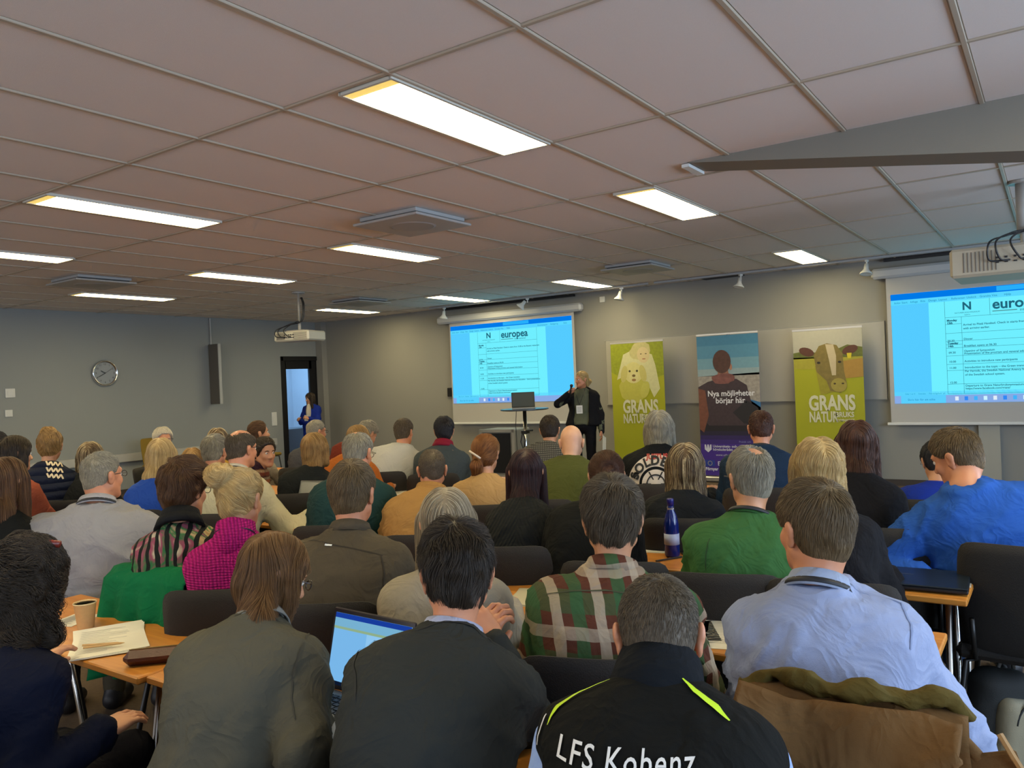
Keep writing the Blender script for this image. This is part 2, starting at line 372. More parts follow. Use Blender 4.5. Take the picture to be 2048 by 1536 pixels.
# hair styles give a distance field in head space
def hair_fn(st, o, g, nb):
    t = o.get('t', .012); top = o.get('top', 0.)
    zl = o.get('zl', ([-.12, -.07, -.045, -.030, -.012, .012, .045, .072, .10], [-.088, -.078, -.062, -.02, .020, .015, .035, .072, .085]))
    L_ = o.get('L', .25); gd = A3(*g)
    face = (A3(0, .115, -.035), A3(.066+o.get('fx', 0), .085, .125))
    amp = o.get('amp', .003); fr = o.get('fr', 30)
    def base(p):
        d = ell(p, (0, -.010, .033+top/2), (.0785+t*.8, .098+t*.8, .0915+t*.8+top/2)); return smin(d, ell(p, (0, -.043, -.034), (.0565+t*.6, .056+t*.8, .066)), .03)
    def f(p):
        if st in ('short', 'bald', 'spot', 'bun', 'tail'):
            d = base(p); zz = np.interp(p[..., 1], zl[0], zl[1]) if st not in ('bun', 'tail') else np.interp(p[..., 1], [-.12, -.07, -.0, .03, .05, .072, .10], [-.085, -.085, -.03, .0, .03, .078, .09])
            d = smax(d, (zz-p[..., 2])*.75, .008)
            if st == 'bald': d = smax(d, -ell(p, (0, o.get('by', .03), .13), (.060, .12, .085+o.get('bz', 0))), .01)
            if st == 'spot': d = smax(d, -ell(p, (o.get('sx', .0), -.055, .125), (.040, .045, .04)), .008)
            if st == 'bun':
                bc = o.get('bc', (0, -.07, .115)); br = o.get('br', .045); d = smin(d, ell(p, bc, (br*1.15, br, br*.9)), .02)
            if st == 'tail':
                T = A3(*o.get('T', (.0, -.125, .0))); d = smin(d, cap(p, T+A3(0, .02, 0), T+gd*.05+A3(0, -.015, 0), .022, .030), .02); d = smin(d, cap(p, T+gd*.05+A3(0, -.015, 0), T+gd*L_+A3(0, .02, 0), .034, .018), .02)
        else:
            d = smin(ell(p, (0, -.012, .033), (.078+t, .098+t, .092+t)), ell(p, (0, -.045, -.036), (.060+t, .060+t, .068)), .02); w = o.get('w', .074)-.006
            a = A3(0, -.035, -.01); nbk = A3(*nb); bk_ = A3(*o['_back']); b_ = a+(nbk-a)*min(1., L_*.55/.15)+bk_*.035; b_ = b_ if L_ > .2 else a+gd*L_*.55+bk_*.02
            c_ = b_+gd*max(L_-.13, L_*.45)+bk_*(.055+o.get('bk', 0)*.3)
            fl = A3(1., .66, 1.)  # flattened front to back
            d = smin(d, cap((p-a)/fl, (0, 0, 0), (b_-a)/fl, w, w*o.get('mid', 1.))*.7, .02); d = smin(d, cap((p-a)/fl, (b_-a)/fl, (c_-a)/fl, w*o.get('mid', 1.), w*o.get('end', .75))*.7, .02)
            for s in ((-1, 1) if o.get('front', 1) else ()):
                q0 = A3(s*.078, .012, .02); d = smin(d, cap(p, q0, q0+gd*min(L_, o.get('fl', .22))+A3(s*.012, -.01, 0), .024+t*.4, .022), .025)
            if L_ < .2: d = smax(d, ((p-a)@gd)-L_, .012)
            d = smax(d, -ell(p, face[0], face[1]), .01)
            if o.get('cut', 1): d = smax(d, np.where(p[..., 1] > .02, (np.interp(p[..., 1], [.02, .06, .085, .11], [-.5, -.02, .062, .075])-p[..., 2])*.8, -1), .006)
        return d+amp*vn(p*fr, 3)
    return f
def grad(f, p, e=.0015):
    g = np.stack([f(p+A3(*(np.eye(3)[k]*e)))-f(p-A3(*(np.eye(3)[k]*e))) for k in range(3)], -1); return g/(np.linalg.norm(g, axis=-1, keepdims=True)+1e-9)
def strands(f, v, q, st, o, g, n, ln, steps, rad, R3, off3, parent, m, lift):
    a = v[q]; ar = np.linalg.norm(np.cross(a[:, 2]-a[:, 0], a[:, 3]-a[:, 1]), axis=1)+1e-12
    k = rng.choice(len(q), n, p=ar/ar.sum()); u = rng.random((n, 1)); w = rng.random((n, 1)); a = a[k]
    p = ((1-u)*(1-w)*a[:, 0]+u*(1-w)*a[:, 1]+u*w*a[:, 2]+(1-u)*w*a[:, 3]).astype(np.float32)
    gd = A3(*g); seed = A3(*o.get('whorl', (.012, -.07, .105)))
    L1 = (ln*(.6+.8*rng.random(n))).astype(np.float32); hs = L1/(steps-1)
    off = (rng.random(n)*.003).astype(np.float32); out = [p]; d = None; lz = (np.clip((p[:, 2]+.03)/.09, .12, 1) if st in ('short', 'spot', 'bald') else np.ones(n)).astype(np.float32); mess = o.get('mess', .35)
    curl = o.get('curl', 0.); ph = rng.random(n)*6.28
    T = A3(*o.get('T', o.get('bc', (0, -.125, .0))))
    for i in range(1, steps):
        nrm = grad(f, p)
        if st in ('short', 'bald', 'spot'):
            w_ = p-seed; w_ /= (np.linalg.norm(w_, axis=1, keepdims=True)+1e-6); fld = w_+gd*o.get('dn', .35)+A3(*o.get('comb', (0, 0, 0)))
        elif st in ('tail', 'bun'):
            w_ = T-p; dist = np.linalg.norm(w_, axis=1, keepdims=True); w_ /= dist+1e-6
            fld = np.where((dist > .045) & ((p-T)@gd < .01)[:, None], w_, gd+.1*w_) if st == 'tail' else np.where(dist > .06, w_, np.cross(np.broadcast_to(A3(.3, -.8, .5), p.shape), p-T)*25)
        else:
            part = A3(o.get('part', .0), 0, 0); side = np.sign(p[:, 0]-part[0])[:, None]*A3(1, 0, 0)
            topk = np.clip((p[:, 2]-.05)/.06, 0, 1)[:, None]; fld = gd*(1-.4*topk)+side*topk*.9+A3(0, -.25, 0)*topk
        jit = np.stack([vn(p*22, 5), vn(p*22, 11), vn(p*22, 19)], -1)*mess
        dd = fld+jit; dd -= nrm*np.sum(dd*nrm, 1, keepdims=True)*.95; dd /= np.linalg.norm(dd, axis=1, keepdims=True)+1e-6
        d = dd if d is None else d*.45+dd*.55
        p = p+d*hs[:, None]; tgt = off+lift*(i/steps)*(.3+rng.random(n).astype(np.float32)*.9*1.0) if i == 1 else tgt+lift/steps
        e = (f(p)-tgt*lz)[:, None]; p = (p-np.clip(e, -.01, .02)*grad(f, p)*.8).astype(np.float32); out.append(p)
    P0_all = np.stack(out, 1); P = P0_all@np.asarray(R3, np.float32).T+A3(*off3)
    if curl:
        g1 = grad(f, P0_all.reshape(-1, 3)).reshape(P0_all.shape); tng = np.gradient(P0_all, axis=1); tng /= np.linalg.norm(tng, axis=2, keepdims=True)+1e-6; bn = np.cross(g1, tng); k_ = np.arange(steps)[None, :, None]; w_ = (1.1+.5*vn(P0_all[:, 0]*30, 7))[:, None, None]; ph_ = (6.28*vn(P0_all[:, 0]*26, 13))[:, None, None]
        P = (P0_all+curl*(g1*(np.cos(ph_+w_*k_)+.6)+bn*np.sin(ph_+w_*k_)*1.2)*np.minimum(1, k_/3))@np.asarray(R3, np.float32).T+A3(*off3)
    cu = bpy.data.hair_curves.new('hair_strands'); cu.add_curves([steps]*n)
    cu.points.foreach_set('position', P.astype(np.float32).ravel()); rr = np.broadcast_to(rad*np.linspace(1, .25, steps)[None], (n, steps)).astype(np.float32)
    cu.points.foreach_set('radius', rr.ravel().copy()); cu.materials.append(m)
    ob = link(bpy.data.objects.new('hair_strands', cu), parent); ob['kind'] = 'stuff'; return ob

def hand_mesh(wr, fw, up, side, curl=.5, h=.0045, spread=1., pose='rest'):
    """five-fingered hand; wr wrist, fw pointing direction, up = back of hand, side +1 right hand"""
    fw = A3(*fw); fw /= np.linalg.norm(fw); up = A3(*up); up = up-fw*(up@fw); up /= np.linalg.norm(up); rt = np.cross(fw, up)*1.
    B = np.stack([rt, fw, up], 1); F = Field((-.075, -.05, -.09), (.075, .21, .05), h)
    F.cap((0, -.04, 0), (0, .01, 0), .026, .026).ell((0, .045, 0), (.040, .050, .016), .02)
    F.cap((-.026, .03, -.002), (-.029, .082, 0), .013, .011, .012).cap((.026, .03, -.002), (.028, .078, 0), .013, .010, .012)
    for k, (x, l) in enumerate(((-.030, .070), (-.010, .080), (.010, .074), (.029, .058))):
        x2 = x*(1+.25*spread); a = A3(x, .084-.004*abs(k-1.2), .002); b_ = R(0); ang = curl*.5; q = a; r = .0092
        for j, fr in enumerate((.42, .32, .26)):
            ang2 = -ang; dn = A3(x2*.35/ .07*.1*spread, math.cos(ang2), math.sin(ang2)); nx = q+dn*l*fr; F.cap(tuple(q), tuple(nx), r, r*.9, .004); q = nx; r *= .9; ang += curl*1.0
    t0 = A3(-side*.030, .012, -.006); t1 = A3(-side*.055, .045, -.014-.01*curl); t2 = A3(-side*(.062-.02*curl), .075, -.022-.012*curl)
    F.cap(tuple(t0), tuple(t1), .014, .0115, .012).cap(tuple(t1), tuple(t2), .011, .009, .004)
    v, f = F.mesh(); return v@B.T+A3(*wr), f

def torso_fn(P0, P1, prof, w, dpt, bulge):
    P0 = A3(*P0); P1 = A3(*P1); ch = P1-P0; Ln = np.linalg.norm(ch); up = ch/Ln; rt = A3(1, 0, 0)-up*up[0]; rt /= np.linalg.norm(rt); fw = np.cross(up, rt)
    T = np.array([q[0] for q in prof]); Wd = np.array([q[1] for q in prof])*w; Dp = np.array([q[2] for q in prof])*dpt
    def f(p):
        q = p-P0; t = (q@up)/Ln; tc = np.clip(t, 0, 1); c = (q-(tc*Ln)[..., None]*up); u = c@rt; v = c@fw+bulge*np.sin(np.pi*tc)
        a = np.interp(tc, T, Wd); b = np.interp(tc, T, Dp); vv = np.abs(v)
        k0 = (np.abs(u/a)**2.4+np.abs(vv/b)**2.4)**(1/2.4); d2 = (k0-1)*np.minimum(a, b)*.9; ext = np.abs(t-tc)*Ln
        return np.where(ext > 0, np.sqrt(np.maximum(d2, 0)**2+ext**2)+np.minimum(d2, 0)*0, d2)
    return f, up, rt, fw, P0, Ln
HS = .895
PROF_M = [(0, .180, .135), (.15, .174, .130), (.40, .172, .126), (.60, .186, .128), (.72, .195, .122), (.80, .197, .110), (.87, .180, .098), (.93, .142, .084), (.97, .105, .074), (1., .070, .062)]
PROF_F = [(0, .185, .135), (.15, .172, .128), (.38, .148, .112), (.58, .158, .115), (.70, .168, .110), (.79, .170, .098), (.86, .152, .088), (.92, .120, .076), (.97, .084, .064), (1., .056, .053)]
CHAIR_ROW = {}
PEOPLE = {}
def person(who, label, px, py, Y, pel, yaw=0., hy=None, hp=8., hr=0., dx=0., w=1., dp=1., s=1., fem=0, tone='n', top=None, bulk=.012, trou=(.02, .02, .025), hair='short', hc='brown', ho=None, ln=.03,
           nst=2500, far=1., HL=None, HR=None, hl='rest', hR='rest', sleeve=1., folds=.007, collar=None, glasses=0, lany=0, stand=0, z=None, legs=None, group=None, steps=7, rad=.0009, lift=.006, shoes=(.015, .015, .018), nk=None, sitz=.49, pol=None, nbk=.055, nbz=.128, elL=None, elR=None, HLp=None, HRp=None, legw=None, belt=None, vest=0):
    ho = ho or {}; w = w*.89; H = at(px, py, y=Y) if z is None else np.array([px, Y, z]); yw = R(yaw); hs = s*HS
    hy = yaw if hy is None else hy
    root_loc = np.array([H[0]+dx+(.75*(Y-pel)*math.tan(yw) if abs(yaw) < 60 else 0), pel, 0.]); Rz = np.array(Matrix.Rotation(-yw, 3, 'Z'), float)
    h = Rz@(H-root_loc); RH = rotm(R(hy)-yw, R(hp), R(hr))
    hipz = sitz+.04 if not stand else .93*s
    pr_ = R(hp)*.8; nb = h+np.array([-h[0]*.10, -(nbk*math.cos(pr_)+nbz*math.sin(pr_))*s, (-nbz*math.cos(pr_)+nbk*math.sin(pr_))*s]) if nk is None else np.array(nk)
    P0 = (0, 0, hipz); ln_t = np.linalg.norm(nb-np.array(P0))
    lean = math.atan2(nb[1], nb[2]-hipz); tf, up, rt, fw, P0a, Ln = torso_fn(P0, nb, PROF_F if fem else PROF_M, w, dp, .03+.05*max(0, math.sin(lean)))
    hb = .018*far*1.0 if far > 1 else .012
    def wl_(q): return Rz@(np.array(q, float)-root_loc)
    if HLp: HL = wl_(at(HLp[0], HLp[1], y=HLp[2]))
    if HRp: HR = wl_(at(HRp[0], HRp[1], y=HRp[2]))
    if legw: legs = {k: (wl_(a_), wl_(b_)) for k, (a_, b_) in legw.items()}
    sh = {}; el = {}; wr = {}; tt = .80
    UA, FA = .285*s, .255*s
    for k, tgt, dft in ((-1, HL, (-.17, .40, .76)), (1, HR, (.17, .40, .76))):
        sp = P0a+up*Ln*tt+rt*k*(.165 if not fem else .143)*w+fw*.0; t = np.array(tgt if tgt is not None else dft, float); D = t-sp; dist = np.linalg.norm(D)
        if dist > (UA+FA)*.985: t = sp+D/dist*(UA+FA)*.985; D = t-sp; dist = np.linalg.norm(D)
        a = (UA**2-FA**2+dist**2)/(2*dist); hh = math.sqrt(max(UA**2-a**2, 0)); dn = D/dist
        ep = elL if k < 0 else elR
        pole = np.array(ep if ep is not None else (pol if pol is not None else (k*.28, -.30, -.92)), float); pole = pole-dn*(pole@dn); pole /= np.linalg.norm(pole)
        sh[k] = sp; el[k] = sp+dn*a+pole*hh; wr[k] = t
    # --- clothing for the upper body
    lo = np.minimum.reduce([P0a-.24*w, nb-.2]+[q-.09 for d_ in (sh, el, wr) for q in d_.values()]); hi = np.maximum.reduce([P0a+.24*w, nb+.2]+[q+.09 for d_ in (sh, el, wr) for q in d_.values()])
    lo[2] = max(lo[2], .36); 
    def upper(F, infl, skin_=False):
        F.op(lambda p: tf(p)-infl, lo, hi)
        for k in (-1, 1):
            wu = (.052 if not fem else .044)*(.6+.4*w)+infl; wm = (.043 if not fem else .037)+infl; we = .028+infl*.9
            if vest and not skin_: F.ell(tuple(sh[k]), (wu,)*3, .03); continue
            F.cap(tuple(sh[k]), tuple(el[k]), wu, wm, .035)
            e2 = el[k]+(wr[k]-el[k])*(sleeve if not skin_ else 1.)*.97; F.cap(tuple(el[k]), tuple(e2), wm, wm+(we-wm)*(sleeve if not skin_ else 1), .02)
            pass
        return F
    F = upper(Field(lo, hi, hb*(1.2 if fem else 1.2)), bulk); 
    if stand and False: pass
    v, q = F.mesh(); n_ = vnorm(v, q)
    if folds:
        ws = (v+A3(0, 0, root_loc[0])).astype(np.float32); wp = ws+.06*np.stack([vn(ws*4, 1), vn(ws*4, 2), vn(ws*4, 3)], -1)
        sx_ = wp[:, 0]; a1 = np.stack([(sx_+wp[:, 2]*.7)*11, wp[:, 1]*7, (wp[:, 2]-sx_*.7)*3.2], -1); a2 = np.stack([(sx_-wp[:, 2]*.8)*12, wp[:, 1]*7, (wp[:, 2]+sx_*.8)*3.5], -1)
        rd = lambda n, k=5: np.exp(-np.abs(n)*k)
        side = 1/(1+np.exp(-v[:, 0]*18)); f1 = rd(vn(a1, 4))*side+rd(vn(a2, 5))*(1-side); f3 = rd(vn(wp*A3(16, 16, 26), 9), 6)
        creases = 1.25*f1-.5+.35*vn(wp*14, 6)+.35*vn(wp*A3(5, 5, 5), 8)+.5*f3
        elb = sum(np.exp(-(np.linalg.norm(v-el[k], axis=1)/.09)**2) for k in (-1, 1)); arm = sum(np.exp(-(np.linalg.norm(v-(sh[k]-up*.09), axis=1)/.11)**2) for k in (-1, 1)); low = np.exp(-np.maximum(v[:, 2]-hipz-.05, 0)/.15)
        v = v+n_*(folds*1.5*creases*(.55+.8*elb+.8*arm+.6*low))[:, None]
    PEOPLE[who] = dict(root=None)
    bodyF = upper(Field(lo, hi, .022), -.006, True); bv, bq = bodyF.mesh()
    # --- head
    hh_ = (.0055 if far <= 1 else .0075 if far < 1.6 else .010)
    nbh = RH.T@(nb-h)/hs; HF = head_field(nbh, hh_, fem); hv, hq = HF.mesh(); lip = np.exp(-(((hv[:, 0])/.020)**2+((hv[:, 2]+.070)/.009)**2)**2)*(hv[:, 1] > .07)*(.8 if fem else .45)
    hvw = (hv*hs)@RH.T+h
    V = [hvw, bv]; Q = [hq, bq+len(hvw)]; cnt = len(hvw)+len(bv)
    for k, pz in ((-1, hl), (1, hR)):
        if pz is None: continue
        fwd = wr[k]-el[k]; fwd /= np.linalg.norm(fwd); upv = A3(k*.15, 0, 1); cr = .35
        if pz == 'rest': fwd = fwd*A3(1, 1, .35)
        elif pz == 'type': fwd = fwd*A3(.6, 1, .1); cr = .55
        elif pz == 'hold': cr = .95; upv = A3(k*.8, .1, .5)
        elif pz == 'clasp': fwd = A3(-k*.55, .25, .75); upv = A3(k*.6, -.75, .3); cr = .75
        elif pz == 'down': fwd = A3(0, .15, -1); upv = A3(k*1., -.2, 0); cr = .4
        elif pz == 'mic': fwd = A3(-k*.5, .3, .75); upv = A3(k*.8, -.3, .4); cr = 1.05
        a_, b_ = hand_mesh(wr[k]-fwd*.01, fwd, upv, k, cr, .0045 if far <= 1 else .0065); a_ = wr[k]+(a_-wr[k])*s*(.92 if fem else 1.)
        V.append(a_); Q.append(b_+cnt); cnt += len(a_)
        if sleeve < .97:
            FF = Field(np.minimum(el[k], wr[k])-.06, np.maximum(el[k], wr[k])+.06, .009); FF.cap(tuple(el[k]), tuple(wr[k]), .042, .027); a_, b_ = FF.mesh(); V.append(a_); Q.append(b_+cnt); cnt += len(a_)
    V = np.concatenate(V); Q = np.concatenate(Q)
    root = mesh('person', V, Q, skin(tone), None, True); root.location = root_loc; root.rotation_euler = (0, 0, yw)
    at_ = root.data.attributes.new('lip', 'FLOAT', 'POINT'); lv = np.zeros(len(V), np.float32); lv[:len(lip)] = lip; at_.data.foreach_set('value', lv)
    tag(root, label, 'person', group)
    shirt = mesh(top[3] if len(top) > 3 else 'shirt', v, q, cloth(*top[:3]) if not isinstance(top, bpy.types.Material) else top, root, True)
    # --- legs
    tm = cloth('trouser', trou)
    hf = .022; hx = .095*w
    if stand: J = {k: [np.array((k*hx, 0, hipz-.02)), np.array((k*hx*1.05, .01, .50*s)), np.array((k*hx*1.1, -.01, .085))] for k in (-1, 1)}
    else: J = {k: [np.array((k*hx, .02, hipz-.01)), np.array((k*.12, .42*s, .49)), np.array((k*.12, .36*s, .09))] for k in (-1, 1)}
    if legs: 
        for k in legs: J[k][1] = np.array(legs[k][0]); J[k][2] = np.array(legs[k][1])
    al = np.array([q_ for k in J for q_ in J[k]]); LF = Field(al.min(0)-.15, al.max(0)+.15, hf); LF.ell((0, 0, hipz-.015), (.175*w, .135, .10))
    for k in J: LF.cap(tuple(J[k][0]), tuple(J[k][1]), .085, .065, .03).cap(tuple(J[k][1]), tuple(J[k][2]), .066, .050, .02)
    lv_, lq = LF.mesh(); ln_ = vnorm(lv_, lq); lv_ = lv_+ln_*(.006*vn(lv_*14, 4))[:, None]
    mesh('trousers', lv_, lq, tm, root, True)
    for k in J:
        a = J[k][2]; SF = Field(a-A3(.07, .12, .10), a+A3(.07, .24, .07), .012); SF.cap((a[0], a[1]-.03, .045), (a[0]*1.05, a[1]+.14, .035), .042, .036).cap((a[0], a[1]-.01, .05), (a[0], a[1], .11), .042, .044, .03)
        sv, sq = SF.mesh(); sv[:, 2] = np.maximum(sv[:, 2], .002); mesh('shoe', sv, sq, mat('shoe', shoes, .5), root, True)
    if belt:
        z0 = hipz+.07; BF = Field((-.3, -.28, z0-.04), (.3, .28, z0+.04), .011); BF.op(lambda p: np.maximum(tf(p)-bulk-.010, np.abs(p[..., 2]-z0)-.017), (-.3, -.28, z0-.04), (.3, .28, z0+.04)); bv_, bq_ = BF.mesh(); mesh('belt', bv_, bq_, mat('brown_belt', belt, .4), root, True)
    # --- hair
    gdir = RH.T@np.array([0, 0, -1.]); ho = dict(ho, _back=RH.T@np.array([0, -1., 0])); fn = hair_fn(hair, ho, gdir, nbh) if hair else None
    if hair:
        L_ = ho.get('L', .25); ext = .0 if hair in ('short', 'bald', 'spot') else (.02 if hair == 'bun' else L_+.05); gg = gdir*ext
        lo_ = np.minimum(A3(-.125, -.155, -.12), gg-.12); hi_ = np.maximum(A3(.125, .12, .17), gg+.12); lo_ = np.minimum(lo_, A3(-.125, -.17-ho.get('br', 0)*.8, -.12)); hi_[2] += ho.get('br', 0)
        HFh = .008 if far <= 1 else .011; GF = Field(lo_, hi_, HFh); GF.V = fn(GF.pts(tuple(slice(None) for _ in range(3)))).astype(np.float32); gv, gq = GF.mesh()
        m0, m1 = hair_mats(hc); ho_ = mesh('hair', (gv*hs)@RH.T+h, gq, m0, root, True)
        if nst: strands(fn, gv, gq, hair, ho, gdir, int(nst), ln, steps, rad*(1 if far <= 1 else far), RH*hs, h, ho_, m1, lift)
    # --- eyes, brows
    E = MB(); 
    for k in (-1, 1): 
        E.lathe([(0, -.0118), (.006, -.0102), (.0102, -.006), (.0118, 0), (.0102, .006), (.006, .0102), (.001, .0118)], 10, (k*.031, .0765, .003), Matrix.Rotation(R(-90), 3, 'X'))
    eo = mesh('eyes', (np.array(E.v)*hs)@RH.T+h, E.f, mat('eye_white', (.72, .68, .62), .2), root, True)
    I = MB()
    for k in (-1, 1): I.lathe([(.0052, .0), (.001, .0014)], 10, (k*.031, .0878, .003), Matrix.Rotation(R(-90), 3, 'X'))
    mesh('iris', (np.array(I.v)*hs)@RH.T+h, I.f, mat('iris', (.03, .04, .05), .2), eo)
    Bm = MB()
    for k in (-1, 1): Bm.tube([(k*.014, .0905, .021), (k*.031, .0895, .027), (k*.048, .079, .021)], [.0025, .0032, .0015], 5)
    mesh('eyebrows', (np.array(Bm.v)*hs)@RH.T+h, Bm.f, hair_mats(hc)[0], root, True)
    if glasses:
        G = MB()
        for k in (-1, 1):
            G.tube([(k*(.033+.020*math.cos(t_*math.pi/6)), .108-.18*abs(.020*math.cos(t_*math.pi/6))*1, .002+.015*math.sin(t_*math.pi/6)) for t_ in range(12)], .0017, 5, True)
            G.tube([(k*.056, .102, .008), (k*.076, .085, .010), (k*.083, .0, .010), (k*.084, -.022, -.002)], .0018, 5)
        G.tube([(-.011, .107, .004), (.011, .107, .004)], .0016, 5)
        mesh('glasses', (np.array(G.v)*hs)@RH.T+h, G.f, mat('spectacle_frame', (.02, .012, .01), .3), root)
    # neck frame for collars and lanyards
    nd = h+RH@np.array([0, -.02, -.06])-nb; nd /= np.linalg.norm(nd); X_ = np.array([1, 0, 0])-nd*nd[0]; X_ /= np.linalg.norm(X_); Y_ = np.cross(nd, X_); NF = np.stack([X_, Y_, nd], 1)
    def ring(name, z0, z1, r0, r1, m, n=26, th=.004, gap=0.):
        vs = []; fs = []
        for j, (rr, zz) in enumerate(((r0, z0), (r1, z1), (r1-th, z1), (r0-th, z0))):
            for i in range(n):
                a = -math.pi*.5+ (i/(n-1)-.5)*(2*math.pi-gap) if gap else 2*math.pi*i/n
                vs.append(NF@np.array([rr*math.cos(a), rr*math.sin(a)*.98, zz-.018*math.sin(a)*0-max(0, math.sin(a))*.03])+nb)
        seg = n-1 if gap else n
        for j in range(4):
            for i in range(seg): fs.append((j*n+i, j*n+(i+1) % n, ((j+1) % 4)*n+(i+1) % n, ((j+1) % 4)*n+i))
        return mesh(name, vs, fs, m, root, True)
    nr = (.060 if not fem else .053)*(.5+.5*w)
    if collar:
        kind, cc, ht = collar
        cm = cloth('plain', cc) if not isinstance(cc, bpy.types.Material) else cc
        if kind == 'shirt': ring('collar', .0, ht, nr+.014, nr+.006, cm, gap=.9); ring('collar', -.012, ht-.002, nr+.028, nr+.010, cm, gap=1.1)
        elif kind == 'high':
            ca = nb-nd*.03; cb = nb+nd*(ht-.012); HC = Field(np.minimum(ca, cb)-.12, np.maximum(ca, cb)+.12, .009); HC.op(lambda p: np.maximum(cap(p, ca, cb+nd*.05, nr+.030, nr+.014), (p-cb)@nd-.012+.25*np.abs((p-nb)@Y_)-.0), np.minimum(ca, cb)-.12, np.maximum(ca, cb)+.12); hv2, hq2 = HC.mesh(); hv2 = hv2+vnorm(hv2, hq2)*(.004*vn(hv2*20, 3))[:, None]; mesh('collar', hv2, hq2, cm, root, True)
        elif kind == 'crew': ring('neckline', -.012, ht, nr+.018, nr+.008, cm, th=.006)
        elif kind == 'scarf':
            for j, (z0, z1, r0) in enumerate(((-.025, .015, .045), (-.005, .045, .034))): ring('scarf', z0, z1, nr+r0, nr+r0-.012, cm, th=.02)
    if lany:
        ring('lanyard', -.006, .009, nr+.027, nr+.020, mat('lanyard_band', (.012, .014, .02), .6), th=.003)
    PEOPLE[who] = dict(root=root, h=h, nb=nb, RH=RH, shirt=shirt, sh=sh, el=el, wr=wr, up=up, rt=rt, fw=fw, Ln=Ln, P0=P0a, J=J, yaw=yw)
    return root
def drape(who, name, verts, faces, m, off=.003, bev=True):
    """lay a flat cut-out (x, z) onto the back of somebody's top"""
    pp = PEOPLE[who]; sm = pp['shirt'].data; bv = BVHTree.FromPolygons([tuple(q.co) for q in sm.vertices], [tuple(pl.vertices) for pl in sm.polygons])
    out = []
    for x, z in verts:
        loc, nr_, _, _ = bv.ray_cast(Vector((x, -1.2, z)), Vector((0, 1, 0)))
        if loc is None: loc, nr_, _, _ = bv.find_nearest(Vector((x, -.1, z)))
        out.append(tuple(loc+Vector((0, -off, 0))+nr_*off*.5))
    return mesh(name, out, faces, m, pp['root'], False)
def text_mesh(txt, size, shear=0., bold=0., cuts=1, align='CENTER', space=1.):
    cu = bpy.data.curves.new('t', 'FONT'); cu.body = txt; cu.size = size; cu.shear = shear; cu.offset = bold; cu.align_x = align; cu.space_character = space; cu.resolution_u = 3
    o = bpy.data.objects.new('t', cu); C.objects.link(o); dg = bpy.context.evaluated_depsgraph_get(); dg.update(); me = o.evaluated_get(dg).to_mesh()
    import bmesh
    bm = bmesh.new(); bm.from_mesh(me)
    if cuts: bmesh.ops.triangulate(bm, faces=bm.faces[:]); bmesh.ops.subdivide_edges(bm, edges=[e for e in bm.edges if e.calc_length() > size*.12], cuts=cuts, use_grid_fill=False); bmesh.ops.triangulate(bm, faces=bm.faces[:])
    v = [tuple(q.co) for q in bm.verts]; f = [tuple(q.index for q in fc.verts) for fc in bm.faces]; bm.free()
    o.evaluated_get(dg).to_mesh_clear(); bpy.data.objects.remove(o); bpy.data.curves.remove(cu)
    return v, f
# ---------------------------------------------------------------- the room
WALLM = mat('wall_paint', (.30, .295, .265), .85, bump=.15, bscale=200)
WALLB = mat('wall_paint_side', (.30, .32, .315), .85, bump=.15, bscale=200)
TILEM = mat('ceiling_tile', (.80, .735, .69), .9, bump=.35, bscale=420, var=.04, vscale=300)
BARM = mat('ceiling_bar', (.46, .39, .30), .45)
FLOORM = mat('carpet', (.125, .085, .050), .95, bump=.6, bscale=300, var=.25, vscale=40)
st = lambda o: tag(o, kind='structure')
fl = st(obj_box('floor', ((WX+RX)/2-.6, (WY+BY)/2, -.05), (RX-WX+1.8, WY-BY+.6, .1), FLOORM))
ce = st(obj_box('ceiling', ((WX+RX)/2, (WY+BY)/2, ZC+.10), (RX-WX+.4, WY-BY+.4, .1), TILEM))
# tiles, each a lay-in panel resting on the bars
tile_me = None
i0 = math.floor((WX-GX)/GA); i1 = math.ceil((RX-GX)/GA); j0 = math.floor((BY-GY)/GB); j1 = math.ceil((WY-GY)/GB)
for i in range(i0, i1):
    for j in range(j0, j1):
        xa, xb = max(GX+i*GA, WX), min(GX+(i+1)*GA, RX); ya, yb = max(GY+j*GB, BY), min(GY+(j+1)*GB, WY)
        if xb-xa < .03 or yb-ya < .03: continue
        full = (xb-xa > GA-.001 and yb-ya > GB-.001)
        if full and tile_me is not None: o = bpy.data.objects.new('tile', tile_me); link(o, ce)
        else:
            o = obj_box('tile', (0, 0, 0), (xb-xa-.026, yb-ya-.026, .018), TILEM, ce, .004)
            if full: tile_me = o.data
        o.location = ((xa+xb)/2, (ya+yb)/2, ZC+.011+rng.random()*.001)
for i in range(i0, i1+1):
    x = GX+i*GA
    if WX < x < RX: o = obj_box('ceiling_bar', (0, 0, 0), (.024, WY-BY, .02), BARM, ce, .003); o.location = (x, (WY+BY)/2, ZC+.004)
for j in range(j0, j1+1):
    y = GY+j*GB
    if BY < y < WY: o = obj_box('ceiling_bar', (0, 0, 0), (RX-WX, .024, .018), BARM, ce, .003); o.location = ((WX+RX)/2, y, ZC+.004)
st(obj_box('wall_front', ((WX+RX)/2, WY+.1, ZC/2), (RX-WX+.6, .2, ZC+.1), WALLM))
